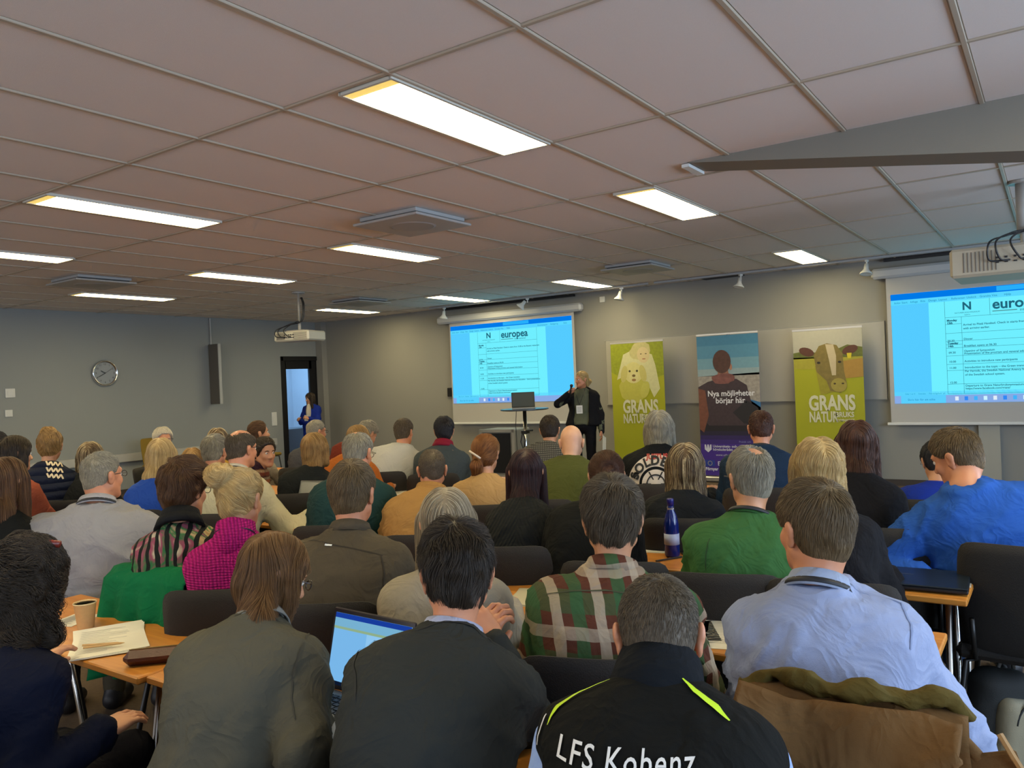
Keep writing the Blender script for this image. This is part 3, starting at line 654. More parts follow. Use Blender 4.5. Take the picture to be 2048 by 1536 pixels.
# left wall with the doorway
DY0, DY1, DZ = 10.12, 11.10, 2.22
m = MB(); m.box((WX-.1, (BY+DY0)/2, ZC/2), (.2, DY0-BY, ZC+.1)); m.box((WX-.1, (DY0+DY1)/2, (DZ+ZC)/2+.03), (.2, DY1-DY0, ZC-DZ+.05)); m.box((WX-.1, (DY1+WY)/2+.05, ZC/2), (.2, WY-DY1+.1, ZC+.1))
st(m.build('wall_left', WALLB))
m = MB(); 
for a, b in ((BY, -1.9), (.7, 1.7), (4.3, 5.3), (7.9, WY)): m.box((RX+.1, (a+b)/2, ZC/2), (.2, b-a, ZC+.1))
for a, b in ((-1.9, .7), (1.7, 4.3), (5.3, 7.9)): m.box((RX+.1, (a+b)/2, .45), (.2, b-a, .95)); m.box((RX+.1, (a+b)/2, 2.75), (.2, b-a, .4))
st(m.build('wall_right', WALLM))
m = MB(); m.box(((WX+RX)/2, BY-.1, .45), (RX-WX, .2, .95)); m.box(((WX+RX)/2, BY-.1, 2.75), (RX-WX, .2, .4))
for a, b in ((WX, -10.8), (-8.2, -6.8), (-4.2, -2.8), (-.2, RX)): m.box(((a+b)/2, BY-.1, ZC/2), (b-a, .2, ZC+.1))
st(m.build('wall_back', WALLM))
FRAMEW = mat('window_paint', (.5, .5, .48), .5)
k = 1
for (cx, cy, rz) in [(RX+.12, y, 90) for y in (-.6, 3., 6.6)]+[(x, BY-.12, 0) for x in (-9.5, -5.5, -1.5)]:
    m = MB()
    for dx_ in (-1.27, 0, 1.27): m.box((dx_, 0, 1.75), (.06, .08, 1.66))
    for z_ in (.95, 2.54): m.box((0, 0, z_), (2.6, .08, .06))
    o = st(m.build('window_%d' % k, FRAMEW)); o.location = (cx, cy, 0); o.rotation_euler = (0, 0, R(rz)); k += 1
BASEM = mat('baseboard', (.05, .04, .035), .6)
st(obj_box('baseboard_front', ((WX+RX)/2, WY-.008, .04), (RX-WX, .016, .08), BASEM)); st(obj_box('baseboard_left', (WX+.008, (BY+DY0-.1)/2, .04), (.016, DY0-BY-.1, .08), BASEM))
# door to the corridor
DBL = mat('door_frame_black', (.008, .008, .009), .4)
d = st(empty('door_1', (WX, (DY0+DY1)/2, 0)))
m = MB(); m.box((-.06, -.47, DZ/2), (.16, .05, DZ)); m.box((-.06, .46, DZ/2), (.16, .06, DZ)); m.box((-.06, 0, DZ-.04), (.16, .98, .08)); m.build('door_frame', DBL, d)
m = MB(); m.box((-.04, -.40, DZ/2-.04), (.05, .09, DZ-.08)); m.box((-.04, .33, DZ/2-.04), (.05, .20, DZ-.08)); m.box((-.04, -.04, DZ-.16), (.05, .66, .17)); m.box((-.04, -.04, .12), (.05, .66, .22)); m.build('door_leaf', DBL, d)
obj_box('glass_pane', (-.04, -.065, 1.13), (.012, .60, 1.86), mat('door_glass', (.9, .95, 1), .03, trans=1., spec=.5), d)
m = MB(); m.tube([(0, .28, 1.02), (.05, .28, 1.02), (.05, .16, 1.02)], .010); m.build('door_handle', CHROME, d)
COR = mat('corridor_paint', (.62, .70, .76), .7)
m = MB(); m.box((WX-2.3, 10.6, 1.4), (.1, 3.4, 2.9)); m.box((WX-1.25, 9.0, 1.4), (2.1, .1, 2.9)); m.box((WX-1.25, 12.3, 1.4), (2.1, .1, 2.9)); m.box((WX-1.25, 10.6, 2.85), (2.1, 3.4, .1)); st(m.build('wall_corridor', COR))
area('corridor_fill', (WX-1.2, 10.7, 2.75), (0, 0, 0), 1.2, 1.6, 62, (.42, .68, 1.))  # added fill light, stands in for bluish daylight in the corridor
d2 = st(empty('door_2', (WX-2.25, 11.2, 0))); obj_box('door_leaf', (.02, 0, 1.05), (.04, .85, 2.1), mat('corridor_door', (.55, .66, .74), .5), d2, .01)
for zz, hh_ in ((1.55, .72), (.62, .72)): obj_box('door_panel', (.045, 0, zz), (.012, .58, hh_), mat('corridor_door', (.55, .66, .74), .5), d2, .004)
m = MB(); m.tube([(.04, -.36, 1.0), (.10, -.36, 1.0), (.10, -.25, 1.0)], .011); m.build('door_handle', CHROME, d2)
o = obj_box('wall_sign', (WX-2.19, 10.62, 1.62), (.008, .14, .2), WHITEP); tag(o, 'small white sign with a red square on the wall beyond the door', 'sign'); obj_box('red_square', (.006, .02, 0), (.004, .07, .11), mat('sign_red', (.5, .03, .02), .5), o).location = (WX-2.19, 10.62, 1.62)
o = obj_box('low_cabinet', (WX-1.2, 10.9, .38), (.5, 2.2, .72), mat('grey_laminate', (.13, .15, .16), .5), None, .01); tag(o, 'grey low cabinet in the corridor seen through the glass door', 'cabinet')
# corner pilaster
st(obj_box('trim_1', (WX+.09, WY-.01, ZC/2), (.18, .24, ZC), WALLM)).location = (0, 0, 0)
st(obj_box('trim_2', (-.70, WY-.03, .50), (.22, .06, 1.0), mat('pale_post', (.40, .39, .33), .7)))
# cable duct on the left wall
o = st(obj_box('trim_3', (WX+.04, 6.6, .585), (.08, 6.6, .13), mat('duct_white', (.48, .48, .45), .5), None, .008))
for yy in (8.9, 6.5, 5.3): obj_box('socket', (WX+.086, yy, .585), (.008, .09, .07), WHITEP, o)
m = MB(); m.box((-.06, 0, 0), (.12, .30, .035)); 
# luminaires
LUMG = glow('fluorescent_light', (1., .82, .44), LUM_W); LUMR = mat('lamp_reflector', (.72, .60, .26), .35, emit=(1., .70, .16), es=.75)
lum_mb = MB()
for sx in (-1, 1): lum_mb.box((sx*.158, GB/2, -.004), (.014, GB-.03, .022))
for y_ in (.022, GB-.022): lum_mb.box((0, y_, -.004), (.316, .014, .022))
LUMS = [(-2.505, 2.555, 'nearest ceiling lamp, right above the middle rows'), (-5.53, 2.535, 'long ceiling lamp at the left above the clock side'), (-7.85, 2.56, 'ceiling lamp cut by the left edge of the picture'), (-5.55, 5.25, 'ceiling lamp between the big square air outlet and the left screen'),
        (-7.85, 5.24, 'ceiling lamp left of the far projector cable'), (-10.25, 5.14, 'lowest ceiling lamp above the wall clock'), (-10.2, 9.15, 'ceiling lamp just right of the far projector'), (-7.85, 9.3, 'ceiling lamp above the left end of the left screen'),
        (-5.56, 9.28, 'ceiling lamp above the right end of the left screen'), (-2.5, 5.27, 'ceiling lamp below the sloping beam end'), (-2.5, 9.23, 'ceiling lamp above the cow banner'),
        (.6, 2.555, 'unseen ceiling lamp added beyond the sloping beam'), (-5.53, -.15, 'ceiling lamp added behind the viewer on the left'), (-2.505, -.15, 'ceiling lamp added behind the viewer'), (-7.85, -.15, 'ceiling lamp added behind the viewer by the far left rows')]  # these last lamps are out of view, added for the light they give
lm = [None]*4
for n_, (x, y, lab) in enumerate(LUMS):
    e = empty('ceiling_lamp', (x, y, ZC), 0, lab, 'lamp', 'fluorescent ceiling lamps')
    if lm[0] is None:
        lm[0] = lum_mb.build('frame', mat('lamp_frame', (.6, .58, .5), .5), e).data
        lm[1] = obj_box('diffuser', (0, GB/2+.03, -.008), (.30, GB-.13, .006), LUMG, e).data
        m_ = MB(); m_.box((0, .062, -.007), (.30, .065, .006)); lm[2] = m_.build('end_reflector', LUMR, e).data
        m_ = MB()
        for q in range(13): m_.box((0, .14+q*.088, -.012), (.05, .005, .006))
        lm[3] = m_.build('louvre', mat('louvre_metal', (.5, .5, .45), .4), e).data
    else:
        for k_, nm in ((0, 'frame'), (1, 'diffuser'), (2, 'end_reflector'))+(((3, 'louvre'),) if n_ in (1, 2) else ()): link(bpy.data.objects.new(nm, lm[k_]), e)
    if n_ == 0: 
        for ch in list(e.children):
            if ch.name.startswith('louvre'): bpy.data.objects.remove(ch)
# air outlets
ACM = mat('outlet_white', (.42, .42, .41), .5); ACD = mat('outlet_shadow_gap', (.03, .03, .03), .8)
for (x, y, lab) in ((-4.26, 4.86, 'big square air outlet plate with a round disc, nearest on the ceiling'), (-8.95, 4.70, 'square air outlet plate on the ceiling above the clock wall'), (-8.85, 8.78, 'square air outlet plate on the ceiling by the far projector'), (-4.2, 8.92, 'square air outlet plate on the ceiling left of the cow banner')):
    e = empty('air_outlet', (x, y, ZC), 0, lab, 'air vent', 'square air outlets')
    obj_box('housing', (0, 0, -.015), (.60, .60, .03), ACM, e, .004); obj_box('gap', (0, 0, -.038), (.56, .56, .018), ACD, e); 
    m = MB(); m.box((0, 0, -.056), (.68, .68, .02), 0, None, .006); m.build('plate', ACM, e)
    m = MB(); m.lathe([(.0, -.072), (.17, -.072), (.19, -.066)], 32); m.build('round_disc', mat('outlet_disc', (.36, .37, .37), .6), e)
e = empty('ceiling_grille', (-3.88, 10.93, ZC), 0, 'dark slotted grille in the ceiling by the front wall', 'air vent'); obj_box('backing', (0, 0, -.003), (.58, .36, .008), ACD, e)
for q in range(9): obj_box('slat', (0, -.16+q*.04, -.010), (.56, .012, .010), mat('grille_slat', (.05, .05, .05), .5), e)
m = MB(); m.lathe([(.05, 0), (.055, -.02), (.045, -.05), (.0, -.055)], 20); o = m.build('smoke_detector', WHITEP, None, True); o.location = at(1240, 535, z=ZC); tag(o, 'small round white smoke detector on the ceiling', 'detector')
# sloping beam casing
bx0, bx1 = -1.90, RX; drop = .158; 
y0_, y1_ = 4.86, 5.15; zz = lambda x: ZC+.012-max(0, (x-bx0))*drop-.015
vs = [(bx0, y0_, ZC+.01), (bx1, y0_, ZC+.01), (bx1, y0_, zz(bx1)), (bx0, y0_, zz(bx0)), (bx0, y1_, ZC+.01), (bx1, y1_, ZC+.01), (bx1, y1_, zz(bx1)), (bx0, y1_, zz(bx0))]
o = st(mesh('trim_4', vs, [(0, 3, 2, 1), (4, 5, 6, 7), (3, 7, 6, 2), (0, 1, 5, 4), (0, 4, 7, 3), (1, 2, 6, 5)], mat('beam_paint', (.22, .205, .17), .8, bump=.2, bscale=150)))
obj_box('end_plate', (bx0-.03, (y0_+y1_)/2, ZC-.014), (.05, .27, .02), WHITEP, o)
# white writing boards, light panels on the front wall
PAN = mat('board_white', (.40, .39, .35), .35)
pa = empty('wall_board', (-3.84, WY-.012, 1.62), 0, 'long pale wall board running behind the three banners', 'board')
for xa, xb in ((-5.85, -3.86), (-3.85, -1.81)): obj_box('panel', ((xa+xb)/2+3.84, 0, 0), (xb-xa-.006, .02, 1.0), PAN, pa, .003)
m = MB(); m.box((0, -.006, -.505), (4.06, .03, .014)); m.box((0, -.004, .505), (4.06, .02, .01)); m.build('edge_strip', mat('board_edge', (.33, .33, .3), .4), pa)
# a little rack of cut-out letters hanging left of the dog banner
lt = MB(); v, f = text_mesh('DAF', .12, bold=.004, cuts=0); o = mesh('wall_letters', [(x, 0, y) for x, y, z in v], f, BLACKP); o.location = (-5.62, WY-.04, 1.30); tag(o, 'dark letters on the board edge left of the dog banner', 'lettering')
# boxes on the walls
def small_box(name, loc, dim, m, lab, cat): return tag(obj_box(name, (0, 0, 0), dim, m, None, min(dim)*.2), lab, cat)
for nm, loc, dim, m, lab, cat in (('light_switch', (WX+.012, 5.27, 1.69), (.02, .13, .13), WHITEP, 'upper square white switch plate at the far left', 'switch'), ('wall_socket', (WX+.012, 5.24, 1.40), (.02, .10, .10), WHITEP, 'lower small white socket plate at the far left', 'socket'),
    ('light_switch', (WX+.012, 9.90, 1.02), (.02, .12, .26), WHITEP, 'tall white switch plate just left of the door', 'switch'), ('control_box', (-9.02, WY-.03, 1.40), (.13, .05, .16), BLACKP, 'small black control box left of the left screen', 'control box'), ('wall_socket', (-5.88, WY-.012, 2.78), (.09, .02, .09), WHITEP, 'white socket pair high on the wall right of the left screen', 'socket')):
    o = small_box(nm, loc, dim, m, lab, cat); o.location = loc; sm_ = MB(); sm_.box((0, 0, 0), [q*.55 if q > .03 else q*1.3 for q in dim], 0, None, .002); sm_.build('cover', m, o)
# wall clock
e = empty('wall_clock', (WX+.01, 6.65, 1.955), 0, 'large round silver-rimmed wall clock on the side wall', 'clock'); X90 = Matrix.Rotation(R(90), 3, 'Y')
MB().lathe([(.172, 0), (.205, 0), (.208, .02), (.200, .045), (.186, .05), (.178, .035), (.172, .03)], 48, (0, 0, 0), X90, False).build('rim', mat('clock_rim', (.75, .76, .78), .18, 1.), e, True)
MB().lathe([(.176, .016), (.176, .022)], 40, (0, 0, 0), X90).build('dial', mat('clock_dial', (.30, .33, .36), .35), e)
for hname, ang, ln_, wd in (('hour_hand', 298, .085, .010), ('minute_hand', 241, .135, .008), ('second_hand', 58, .14, .003)):
    a = R(ang); m = MB(); m.box((.032, math.sin(a)*ln_*.42, math.cos(a)*ln_*.42), (.003, wd, ln_), 0, Matrix.Rotation(-a, 3, 'X')); m.build(hname, BLACKP, e)
for k in range(1, 13):
    a = R(30*k); v, f = text_mesh(str(k), .042, cuts=0); mesh('numeral', [(.024, x+math.sin(a)*.142, y+math.cos(a)*.142-.014) for x, y, z in v], f, BLACKP, e)
# narrow hinged panel and its pipe
e = empty('hinged_panel', (WX+.0, 8.55, 1.9), 0, 'narrow tall grey panel standing off the side wall below a thin pipe', 'panel')
m = MB(); m.box((.16, 0, 0), (.28, .045, 1.06), 0, None, .006); m.build('panel', mat('panel_grey', (.12, .11, .095), .6), e); m = MB(); m.tube([(.03, .03, 1.0), (.03, .03, -.53)], .014); m.build('pipe', mat('pipe_white', (.45, .46, .45), .5), e); m = MB(); m.box((.30, .0, 0), (.02, .05, 1.06)); m.build('edge_strip', mat('pipe_white', (.45, .46, .45), .5), e)

# ---------------------------------------------------------------- slide, screens
def flat(parent, name, u0, v0, u1, v1, col, d, W_, H_, glowm=None):
    return mesh(name, [(u0*W_, -d, -v0*H_), (u1*W_, -d, -v0*H_), (u1*W_, -d, -v1*H_), (u0*W_, -d, -v1*H_)], [(0, 3, 2, 1)], glowm or GL(col), parent)
_gl = {}
def GL(c, s=1.):
    if c not in _gl: _gl[c] = glow('projected_light', c, s)
    return _gl[c]
CY = (.16, .86, 1.0); CYB = (.09, .60, 1.); BLU = (.0, .19, .80); INKC = (.015, .13, .20); LIL = (.24, .40, .78)
def slide(parent, W_, H_):
    F = lambda n, a, b, c, d_, col, dep=.004: flat(parent, n, a, b, c, d_, col, dep, W_, H_)
    F('slide_background', 0, 0, 1, 1, CYB, .002); F('title_bar', 0, 0, 1, .055, BLU); F('search_field', .46, .005, .67, .045, (.02, .42, .95), .006); F('ribbon', 0, .055, 1, .10, (.10, .68, 1.))
    F('page', .17, .10, .80, .93, CY); F('taskbar', 0, .93, 1, 1., LIL); F('task_search', .03, .925, .23, 1., (.10, .62, .98), .006); F('status_bar', 0, .895, 1, .93, (.10, .64, .98))
    m_ = MB()
    def ln_(u0, v0, u1, v1): 
        w = .0016; x0, x1, y0, y1 = u0*W_, u1*W_, -v0*H_, -v1*H_
        if abs(x1-x0) > abs(y1-y0): m_.add([(x0, -.006, y0-w), (x1, -.006, y1-w), (x1, -.006, y1+w), (x0, -.006, y0+w)], [(0, 1, 2, 3)])
        else: m_.add([(x0-w, -.006, y0), (x0+w, -.006, y0), (x1+w, -.006, y1), (x1-w, -.006, y1)], [(0, 1, 2, 3)])
    for v_ in (.245, .385, .455, .515, .585, .66, .715, .835, .92): ln_(.24, v_, .73, v_)
    for v_ in (.305, .485): ln_(.24, v_, .31, v_)
    ln_(.24, .10, .24, .92); ln_(.73, .10, .73, .92); ln_(.31, .245, .31, .92); ln_(.43, .10, .43, .245); m_.build('table_lines', GL(INKC), parent)
    def T(txt, u, v_, size, col=INKC, al='LEFT', bold=0.0): 
        vv, ff = text_mesh(txt, size, bold=bold, cuts=0, align=al); mesh('lettering', [(u*W_+x, -.007, -v_*H_+y) for x, y, z in vv], ff, GL(col), parent)
    for u, t in zip((.015, .05, .09, .135, .17, .215, .27, .335, .39, .44, .49), ('Arkiv', 'Start', 'Infoga', 'Rita', 'Design', 'Layout', 'Referenser', 'Utskick', 'Granska', 'Visa', 'Hjälp')): T(t, u, .088, .034, (.01, .20, .42))
    for u, t in ((.74, 'Kommentarer'), (.84, 'Redigering'), (.94, 'Dela')): T(t, u, .088, .034, (.01, .20, .42))
    T('N', .335, .185, .13, al='CENTER', bold=.004); T('NATURBRUKSGYMNASIUM', .335, .215, .022, al='CENTER'); T('ÖJEBYN', .335, .235, .018, al='CENTER')
    T('europea', .44, .195, .165, bold=.004); T('international', .55, .228, .045); F('logo_bar', .44, .212, .54, .219, (.08, .25, .25), .006)
    for u, v_, t, b_ in ((.247, .28, 'Monday', .001), (.247, .303, '13th', .001), (.247, .46, '20.30', .0), (.247, .482, 'Tuesday', .001), (.247, .508, '14th', .001), (.25, .565, '09.30', 0), (.25, .645, '10.00', 0), (.25, .70, '11.00', 0), (.25, .83, '12.00', 0),
                      (.316, .325, 'Arrival to Piteå Havsbad. Check in starts from 15.00 at the Botanic restaurant', 0), (.316, .357, 'with arriving earlier.', 0), (.316, .45, 'Dinner', 0), (.316, .51, 'Breakfast opens at 06.30', 0),
                      (.316, .555, 'Opening of Symposium', 0), (.316, .578, 'Presentation of the program and general information', 0), (.316, .645, 'Activities to introduce new participants', 0), (.316, .70, 'Introduction to the topic – the Green transition', 0),
                      (.316, .732, 'Per Fernvik, the Swedish National Agency for Education – Short presentation', 0), (.316, .764, 'of the Swedish school system.', 0), (.316, .86, 'Departure to Grans Naturbruksgymnasium', 0), (.316, .885, 'https://www.facebook.com/grans/', 0)):
        T(t, u, v_, .034, bold=b_+.0006)
    T('Skriv här för att söka', .06, .975, .036, (.01, .22, .5)); T('Sida 1 av 4     Svenska     Förutsägelser: på', .05, .92, .026, (.01, .3, .55))
    for q in range(9): F('taskbar_icon', .27+q*.04, .945, .285+q*.04, .98, ((.75, .85, .95), (.03, .25, .9), (.05, .45, .95), (.6, .9, 1.))[q % 4], .006)
SCRM = mat('screen_cloth', (.50, .49, .46), .8); ALU = mat('screen_housing', (.50, .52, .54), .5)
def screen(lab, x0, x1, zt, zb, zimg0, xi0, W_, H_, hx0, hx1):
    e = empty('projection_screen', (x0, WY-.10, 0), 0, lab, 'projection screen', 'projection screens')
    obj_box('screen_cloth', ((x1-x0)/2, 0, (zt+zb)/2), (x1-x0, .004, zt-zb), SCRM, e)
    obj_box('bottom_rail', ((x1-x0)/2, 0, zb), (x1-x0+.09, .03, .035), WHITEP, e, .006)
    m = MB(); m.box(((hx0+hx1)/2-x0, .0, zt+.06), (hx1-hx0, .13, .13), 0, None, .03); m.build('housing', ALU, e)
    m = MB(); m.box(((hx0+hx1)/2-x0, .02, ZC-.02), (hx1-hx0-.3, .06, .04)); m.build('mounting_rail', BLACKP, e)
    return e
scL = screen('left projection screen showing the conference programme, behind the speaker', -8.93, -6.36, 2.63, .84, 0, 0, 0, 0, -9.18, -6.20)
im = empty('projected_slide', (.03, -.006, 2.565)); im.parent = scL; slide(im, 2.50, 1.37)
scR = screen('right projection screen showing the same programme, partly outside the picture', -1.765, .82, 2.66, .80, 0, 0, 0, 0, -1.93, 1.0)
def dupl(o, par):
    c = o.copy(); C.objects.link(c); c.parent = par
    for ch in list(o.children): dupl(ch, c)
    return c
im2 = dupl(im, scR); im2.location = (.05, -.006, 2.44); im2.scale = (1.0, 1, 1.01)

# ---------------------------------------------------------------- roll-up banners (flat print built as thin layers)
def poly(parent, name, pts, col, d, n=.0): return mesh(name, [(x, -d, z) for x, z in pts], [tuple(range(len(pts)))[::-1]], mat('print_'+name, col, .55, var=n, vscale=25) , parent)
def blob(cx, cz, rx, rz_, n=18, rot=0, j=0): return [(cx+math.cos(a)*rx*math.cos(rot)-math.sin(a)*rz_*math.sin(rot)+j*rng.standard_normal()*rx*.05, cz+math.cos(a)*rx*math.sin(rot)+math.sin(a)*rz_*math.cos(rot)+j*rng.standard_normal()*rz_*.05) for a in [2*math.pi*k/n for k in range(n)]]
def banner(x, w, zt, lab):
    e = empty('roll_up_banner', (x, WY-.30, 0), 0, lab, 'banner', 'roll-up banners')
    obj_box('base', (0, 0, .045), (w+.02, .16, .07), mat('banner_alu', (.55, .55, .52), .3, .8), e, .012); obj_box('top_rail', (0, 0, zt), (w, .02, .022), mat('banner_alu', (.55, .55, .52), .3, .8), e); m = MB(); m.tube([(0, .03, .05), (0, .03, zt)], .009); m.build('support_pole', CHROME, e); return e
def txt(e, s, x, z, size, col, sx=1., bold=0., al='CENTER', d=.012):
    v, f = text_mesh(s, size, bold=bold, cuts=0, align=al); return mesh('lettering', [(x+a*sx, -d, z+b) for a, b, c_ in v], f, mat('print_letter', col, .5), e)
LIME = (.36, .37, .008); CREAM = (.62, .61, .42)
def grans(e, w):
    wd = w*.60; txt(e, 'GRANS', -w*.30, 1.00, .27, CREAM, .66, .009, 'LEFT'); txt(e, 'NATUR', -w*.30, .845, .19, CREAM, .56, .006, 'LEFT'); txt(e, 'BRUKS', w*.085, .905, .095, CREAM, .80, .003, 'LEFT'); txt(e, 'GYMNASIET', w*.085, .848, .045, CREAM, .95, .001, 'LEFT')
bL = banner(-5.19, .87, 2.06, 'lime green roll-up banner with a girl hugging a pale dog')
obj_box('print_sheet', (0, -.004, 1.07), (.86, .004, 1.95), mat('print_lime', LIME, .55), bL)
poly(bL, 'meadow', [(-.43, 2.045), (.43, 2.045), (.43, 1.55), (.2, 1.48), (-.2, 1.5), (-.43, 1.62)], (.26, .30, .012), .007, .35)
poly(bL, 'sleeve', [(-.22, 1.88), (-.02, 1.96), (.25, 1.86), (.30, 1.70), (.36, 1.35), (.26, 1.22), (.18, 1.4), (-.1, 1.6), (-.34, 1.5)], (.58, .57, .30), .008, .12)
poly(bL, 'hair', blob(.06, 1.92, .17, .13, 18, .3, 1), (.50, .46, .20), .009, .2); poly(bL, 'face', blob(.11, 1.86, .10, .12, 18, .15), (.60, .50, .26), .010, .05)
for q in (.075, .155): poly(bL, 'eye', blob(q, 1.875, .016, .007), (.10, .08, .03), .011)
poly(bL, 'mouth', blob(.12, 1.80, .03, .008), (.35, .14, .07), .011)
poly(bL, 'dog_body', blob(-.08, 1.36, .24, .22, 20, 0, 1), (.47, .45, .07), .009, .1); poly(bL, 'dog_head', blob(-.06, 1.60, .155, .16, 20, 0, 0), (.60, .56, .22), .011, .08)
for s in (-1, 1): poly(bL, 'dog_ear', blob(-.06+s*.155, 1.585, .055, .13, 14, s*.2), (.52, .47, .14), .012, .1); poly(bL, 'dog_eye', blob(-.06+s*.06, 1.625, .018, .016), (.05, .045, .01), .013)
poly(bL, 'dog_muzzle', blob(-.055, 1.53, .07, .08), (.62, .58, .26), .012, .05); poly(bL, 'dog_nose', blob(-.055, 1.555, .028, .02), (.16, .11, .03), .0135); poly(bL, 'dog_mouth', blob(-.055, 1.49, .035, .02), (.30, .16, .05), .0135)
poly(bL, 'dog_paw', blob(.12, 1.34, .07, .13, 16, -.3, 0), (.50, .48, .09), .012, .1); grans(bL, .86)
bM = banner(-3.80, .88, 2.09, 'tall banner with a person in a dark vest under a blue sky and purple foot')
obj_box('print_sheet', (0, -.004, 1.08), (.88, .004, 1.98), mat('print_purple', (.055, .022, .25), .55), bM)
for q, (a, b, c_) in enumerate(((2.07, 1.93, (.06, .22, .36)), (1.93, 1.75, (.09, .27, .40)), (1.75, 1.60, (.17, .34, .42)), (1.60, 1.50, (.28, .38, .40)))): poly(bM, 'sky', [(-.44, a), (.44, a), (.44, b), (-.44, b)], c_, .007, .1)
poly(bM, 'far_shore', [(-.44, 1.50), (.44, 1.53), (.44, 1.12), (-.44, 1.12)], (.33, .30, .26), .007, .5)
poly(bM, 'water', [(.15, 1.2), (.44, 1.12), (.44, .95), (.15, .95)], (.03, .16, .35), .008, .2)
poly(bM, 'dark_fade', [(-.44, 1.15), (-.2, 1.2), (.3, 1.15), (.44, 1.05), (.44, .72), (-.44, .72)], (.012, .010, .015), .008, .1)
for q, z in enumerate((.72, .66, .60)): poly(bM, 'fade_band', [(-.44, z), (.44, z), (.44, z-.06), (-.44, z-.06)], ((.016, .012, .04), (.026, .014, .10), (.040, .018, .17))[q], .008)
poly(bM, 'jacket', [(-.44, 1.35), (-.30, 1.42), (-.10, 1.47), (.12, 1.45), (.26, 1.36), (.32, 1.1), (.30, .80), (-.30, .80), (-.44, .95)], (.045, .028, .035), .010, .3)
poly(bM, 'sleeve_left', [(-.44, 1.33), (-.34, 1.30), (-.30, .95), (-.38, .70), (-.44, .75)], (.17, .06, .035), .011, .35)
poly(bM, 'raised_arm', [(.05, .98), (.25, 1.15), (.40, 1.05), (.44, .95), (.44, .80), (.2, .83)], (.015, .014, .018), .012)
poly(bM, 'scarf', blob(-.07, 1.46, .17, .075, 16, 0, 1), (.20, .075, .065), .012, .5); poly(bM, 'neck', [(-.14, 1.60), (.0, 1.60), (.02, 1.48), (-.15, 1.48)], (.30, .14, .08), .011, .1)
poly(bM, 'head_hair', blob(-.08, 1.70, .13, .165, 20), (.085, .038, .028), .013, .4); poly(bM, 'ear', blob(.045, 1.62, .02, .045), (.42, .20, .12), .012)
txt(bM, 'Nya möjligheter', .03, 1.215, .112, (.75, .76, .78), .92, .002); txt(bM, 'börjar här.', .03, 1.115, .112, (.75, .76, .78), .92, .002)
txt(bM, 'Universitets- och', -.26, .49, .05, (.62, .62, .72), 1, .001, 'LEFT'); txt(bM, 'högskolerådet', -.26, .445, .05, (.62, .62, .72), 1, .001, 'LEFT'); txt(bM, 'www.utbyten.se', -.22, .37, .045, (.5, .5, .62), 1, 0, 'LEFT')
poly(bM, 'shield_logo', [(-.38, .53), (-.36, .53), (-.35, .47), (-.34, .53), (-.32, .53), (-.31, .47), (-.30, .53), (-.28, .53), (-.28, .46), (-.33, .42), (-.38, .46)], (.62, .62, .72), .012)
poly(bM, 'flag_field', [(-.38, .31), (-.24, .31), (-.24, .22), (-.38, .22)], (.02, .05, .30), .012)
for k in range(12): poly(bM, 'flag_star', blob(-.31+.03*math.cos(k*math.pi/6), .265+.03*math.sin(k*math.pi/6), .005, .005, 5), (.7, .6, .1), .013)
txt(bM, 'Erasmus +', -.20, .235, .082, (.62, .62, .75), 1, .001, 'LEFT'); txt(bM, 'Förnyar och berikar', -.38, .165, .058, (.66, .66, .78), 1, .002, 'LEFT')
for q in range(5): txt(bM, ('Praktik och', 'utbildning i', 'hela Europa', 'för skola och', 'arbetsliv')[q], .12, .56-q*.05, .036, (.24, .26, .52), 1, 0, 'LEFT')
bR = banner(-2.465, .87, 2.06, 'lime green roll-up banner with a brown and white cow head')
obj_box('print_sheet', (0, -.004, 1.07), (.86, .004, 1.95), mat('print_lime', LIME, .55), bR)
poly(bR, 'pale_sky', [(-.43, 2.045), (.43, 2.045), (.43, 1.72), (-.43, 1.74)], (.42, .41, .33), .007, .06); poly(bR, 'tree_line', [(-.43, 1.76), (-.3, 1.78), (-.1, 1.75), (.1, 1.78), (.25, 1.84), (.43, 1.80), (.43, 1.68), (-.43, 1.68)], (.12, .14, .025), .008, .4)
poly(bR, 'meadow', [(-.43, 1.70), (.43, 1.68), (.43, 1.5), (-.43, 1.55)], (.36, .33, .03), .008, .15); poly(bR, 'cow_back', [(.10, 1.62), (.43, 1.66), (.43, 1.42), (.15, 1.40)], (.38, .22, .04), .009, .1)
poly(bR, 'cow_neck', [(-.16, 1.58), (.2, 1.58), (.14, 1.25), (-.10, 1.2)], (.30, .27, .02), .009, .15); poly(bR, 'cow_face', [(-.17, 1.72), (-.10, 1.84), (.0, 1.87), (.12, 1.84), (.19, 1.72), (.20, 1.5), (.23, 1.32), (.15, 1.22), (.02, 1.25), (-.02, 1.38), (-.14, 1.50)], (.20, .15, .035), .011, .3)
poly(bR, 'cow_blaze', [(-.02, 1.86), (.08, 1.85), (.11, 1.7), (.10, 1.45), (.05, 1.45), (.02, 1.65)], (.50, .42, .26), .0125, .1)
for s in (-1, 1): poly(bR, 'cow_ear', blob(.01+s*.27, 1.77, .10, .055, 16, s*.35), (.10, .035, .02), .010, .2); poly(bR, 'cow_eye', blob(.02+s*.13, 1.62, .022, .014), (.02, .015, .01), .013)
poly(bR, 'ear_tag', [(.24, 1.73), (.30, 1.73), (.29, 1.66), (.25, 1.66)], (.6, .5, .02), .013); poly(bR, 'cow_muzzle', blob(.13, 1.32, .10, .09, 16, -.3), (.33, .27, .05), .0125, .15)
for s in (-1, 1): poly(bR, 'nostril', blob(.13+s*.05, 1.34, .016, .011), (.06, .04, .01), .0135)
grans(bR, .86)

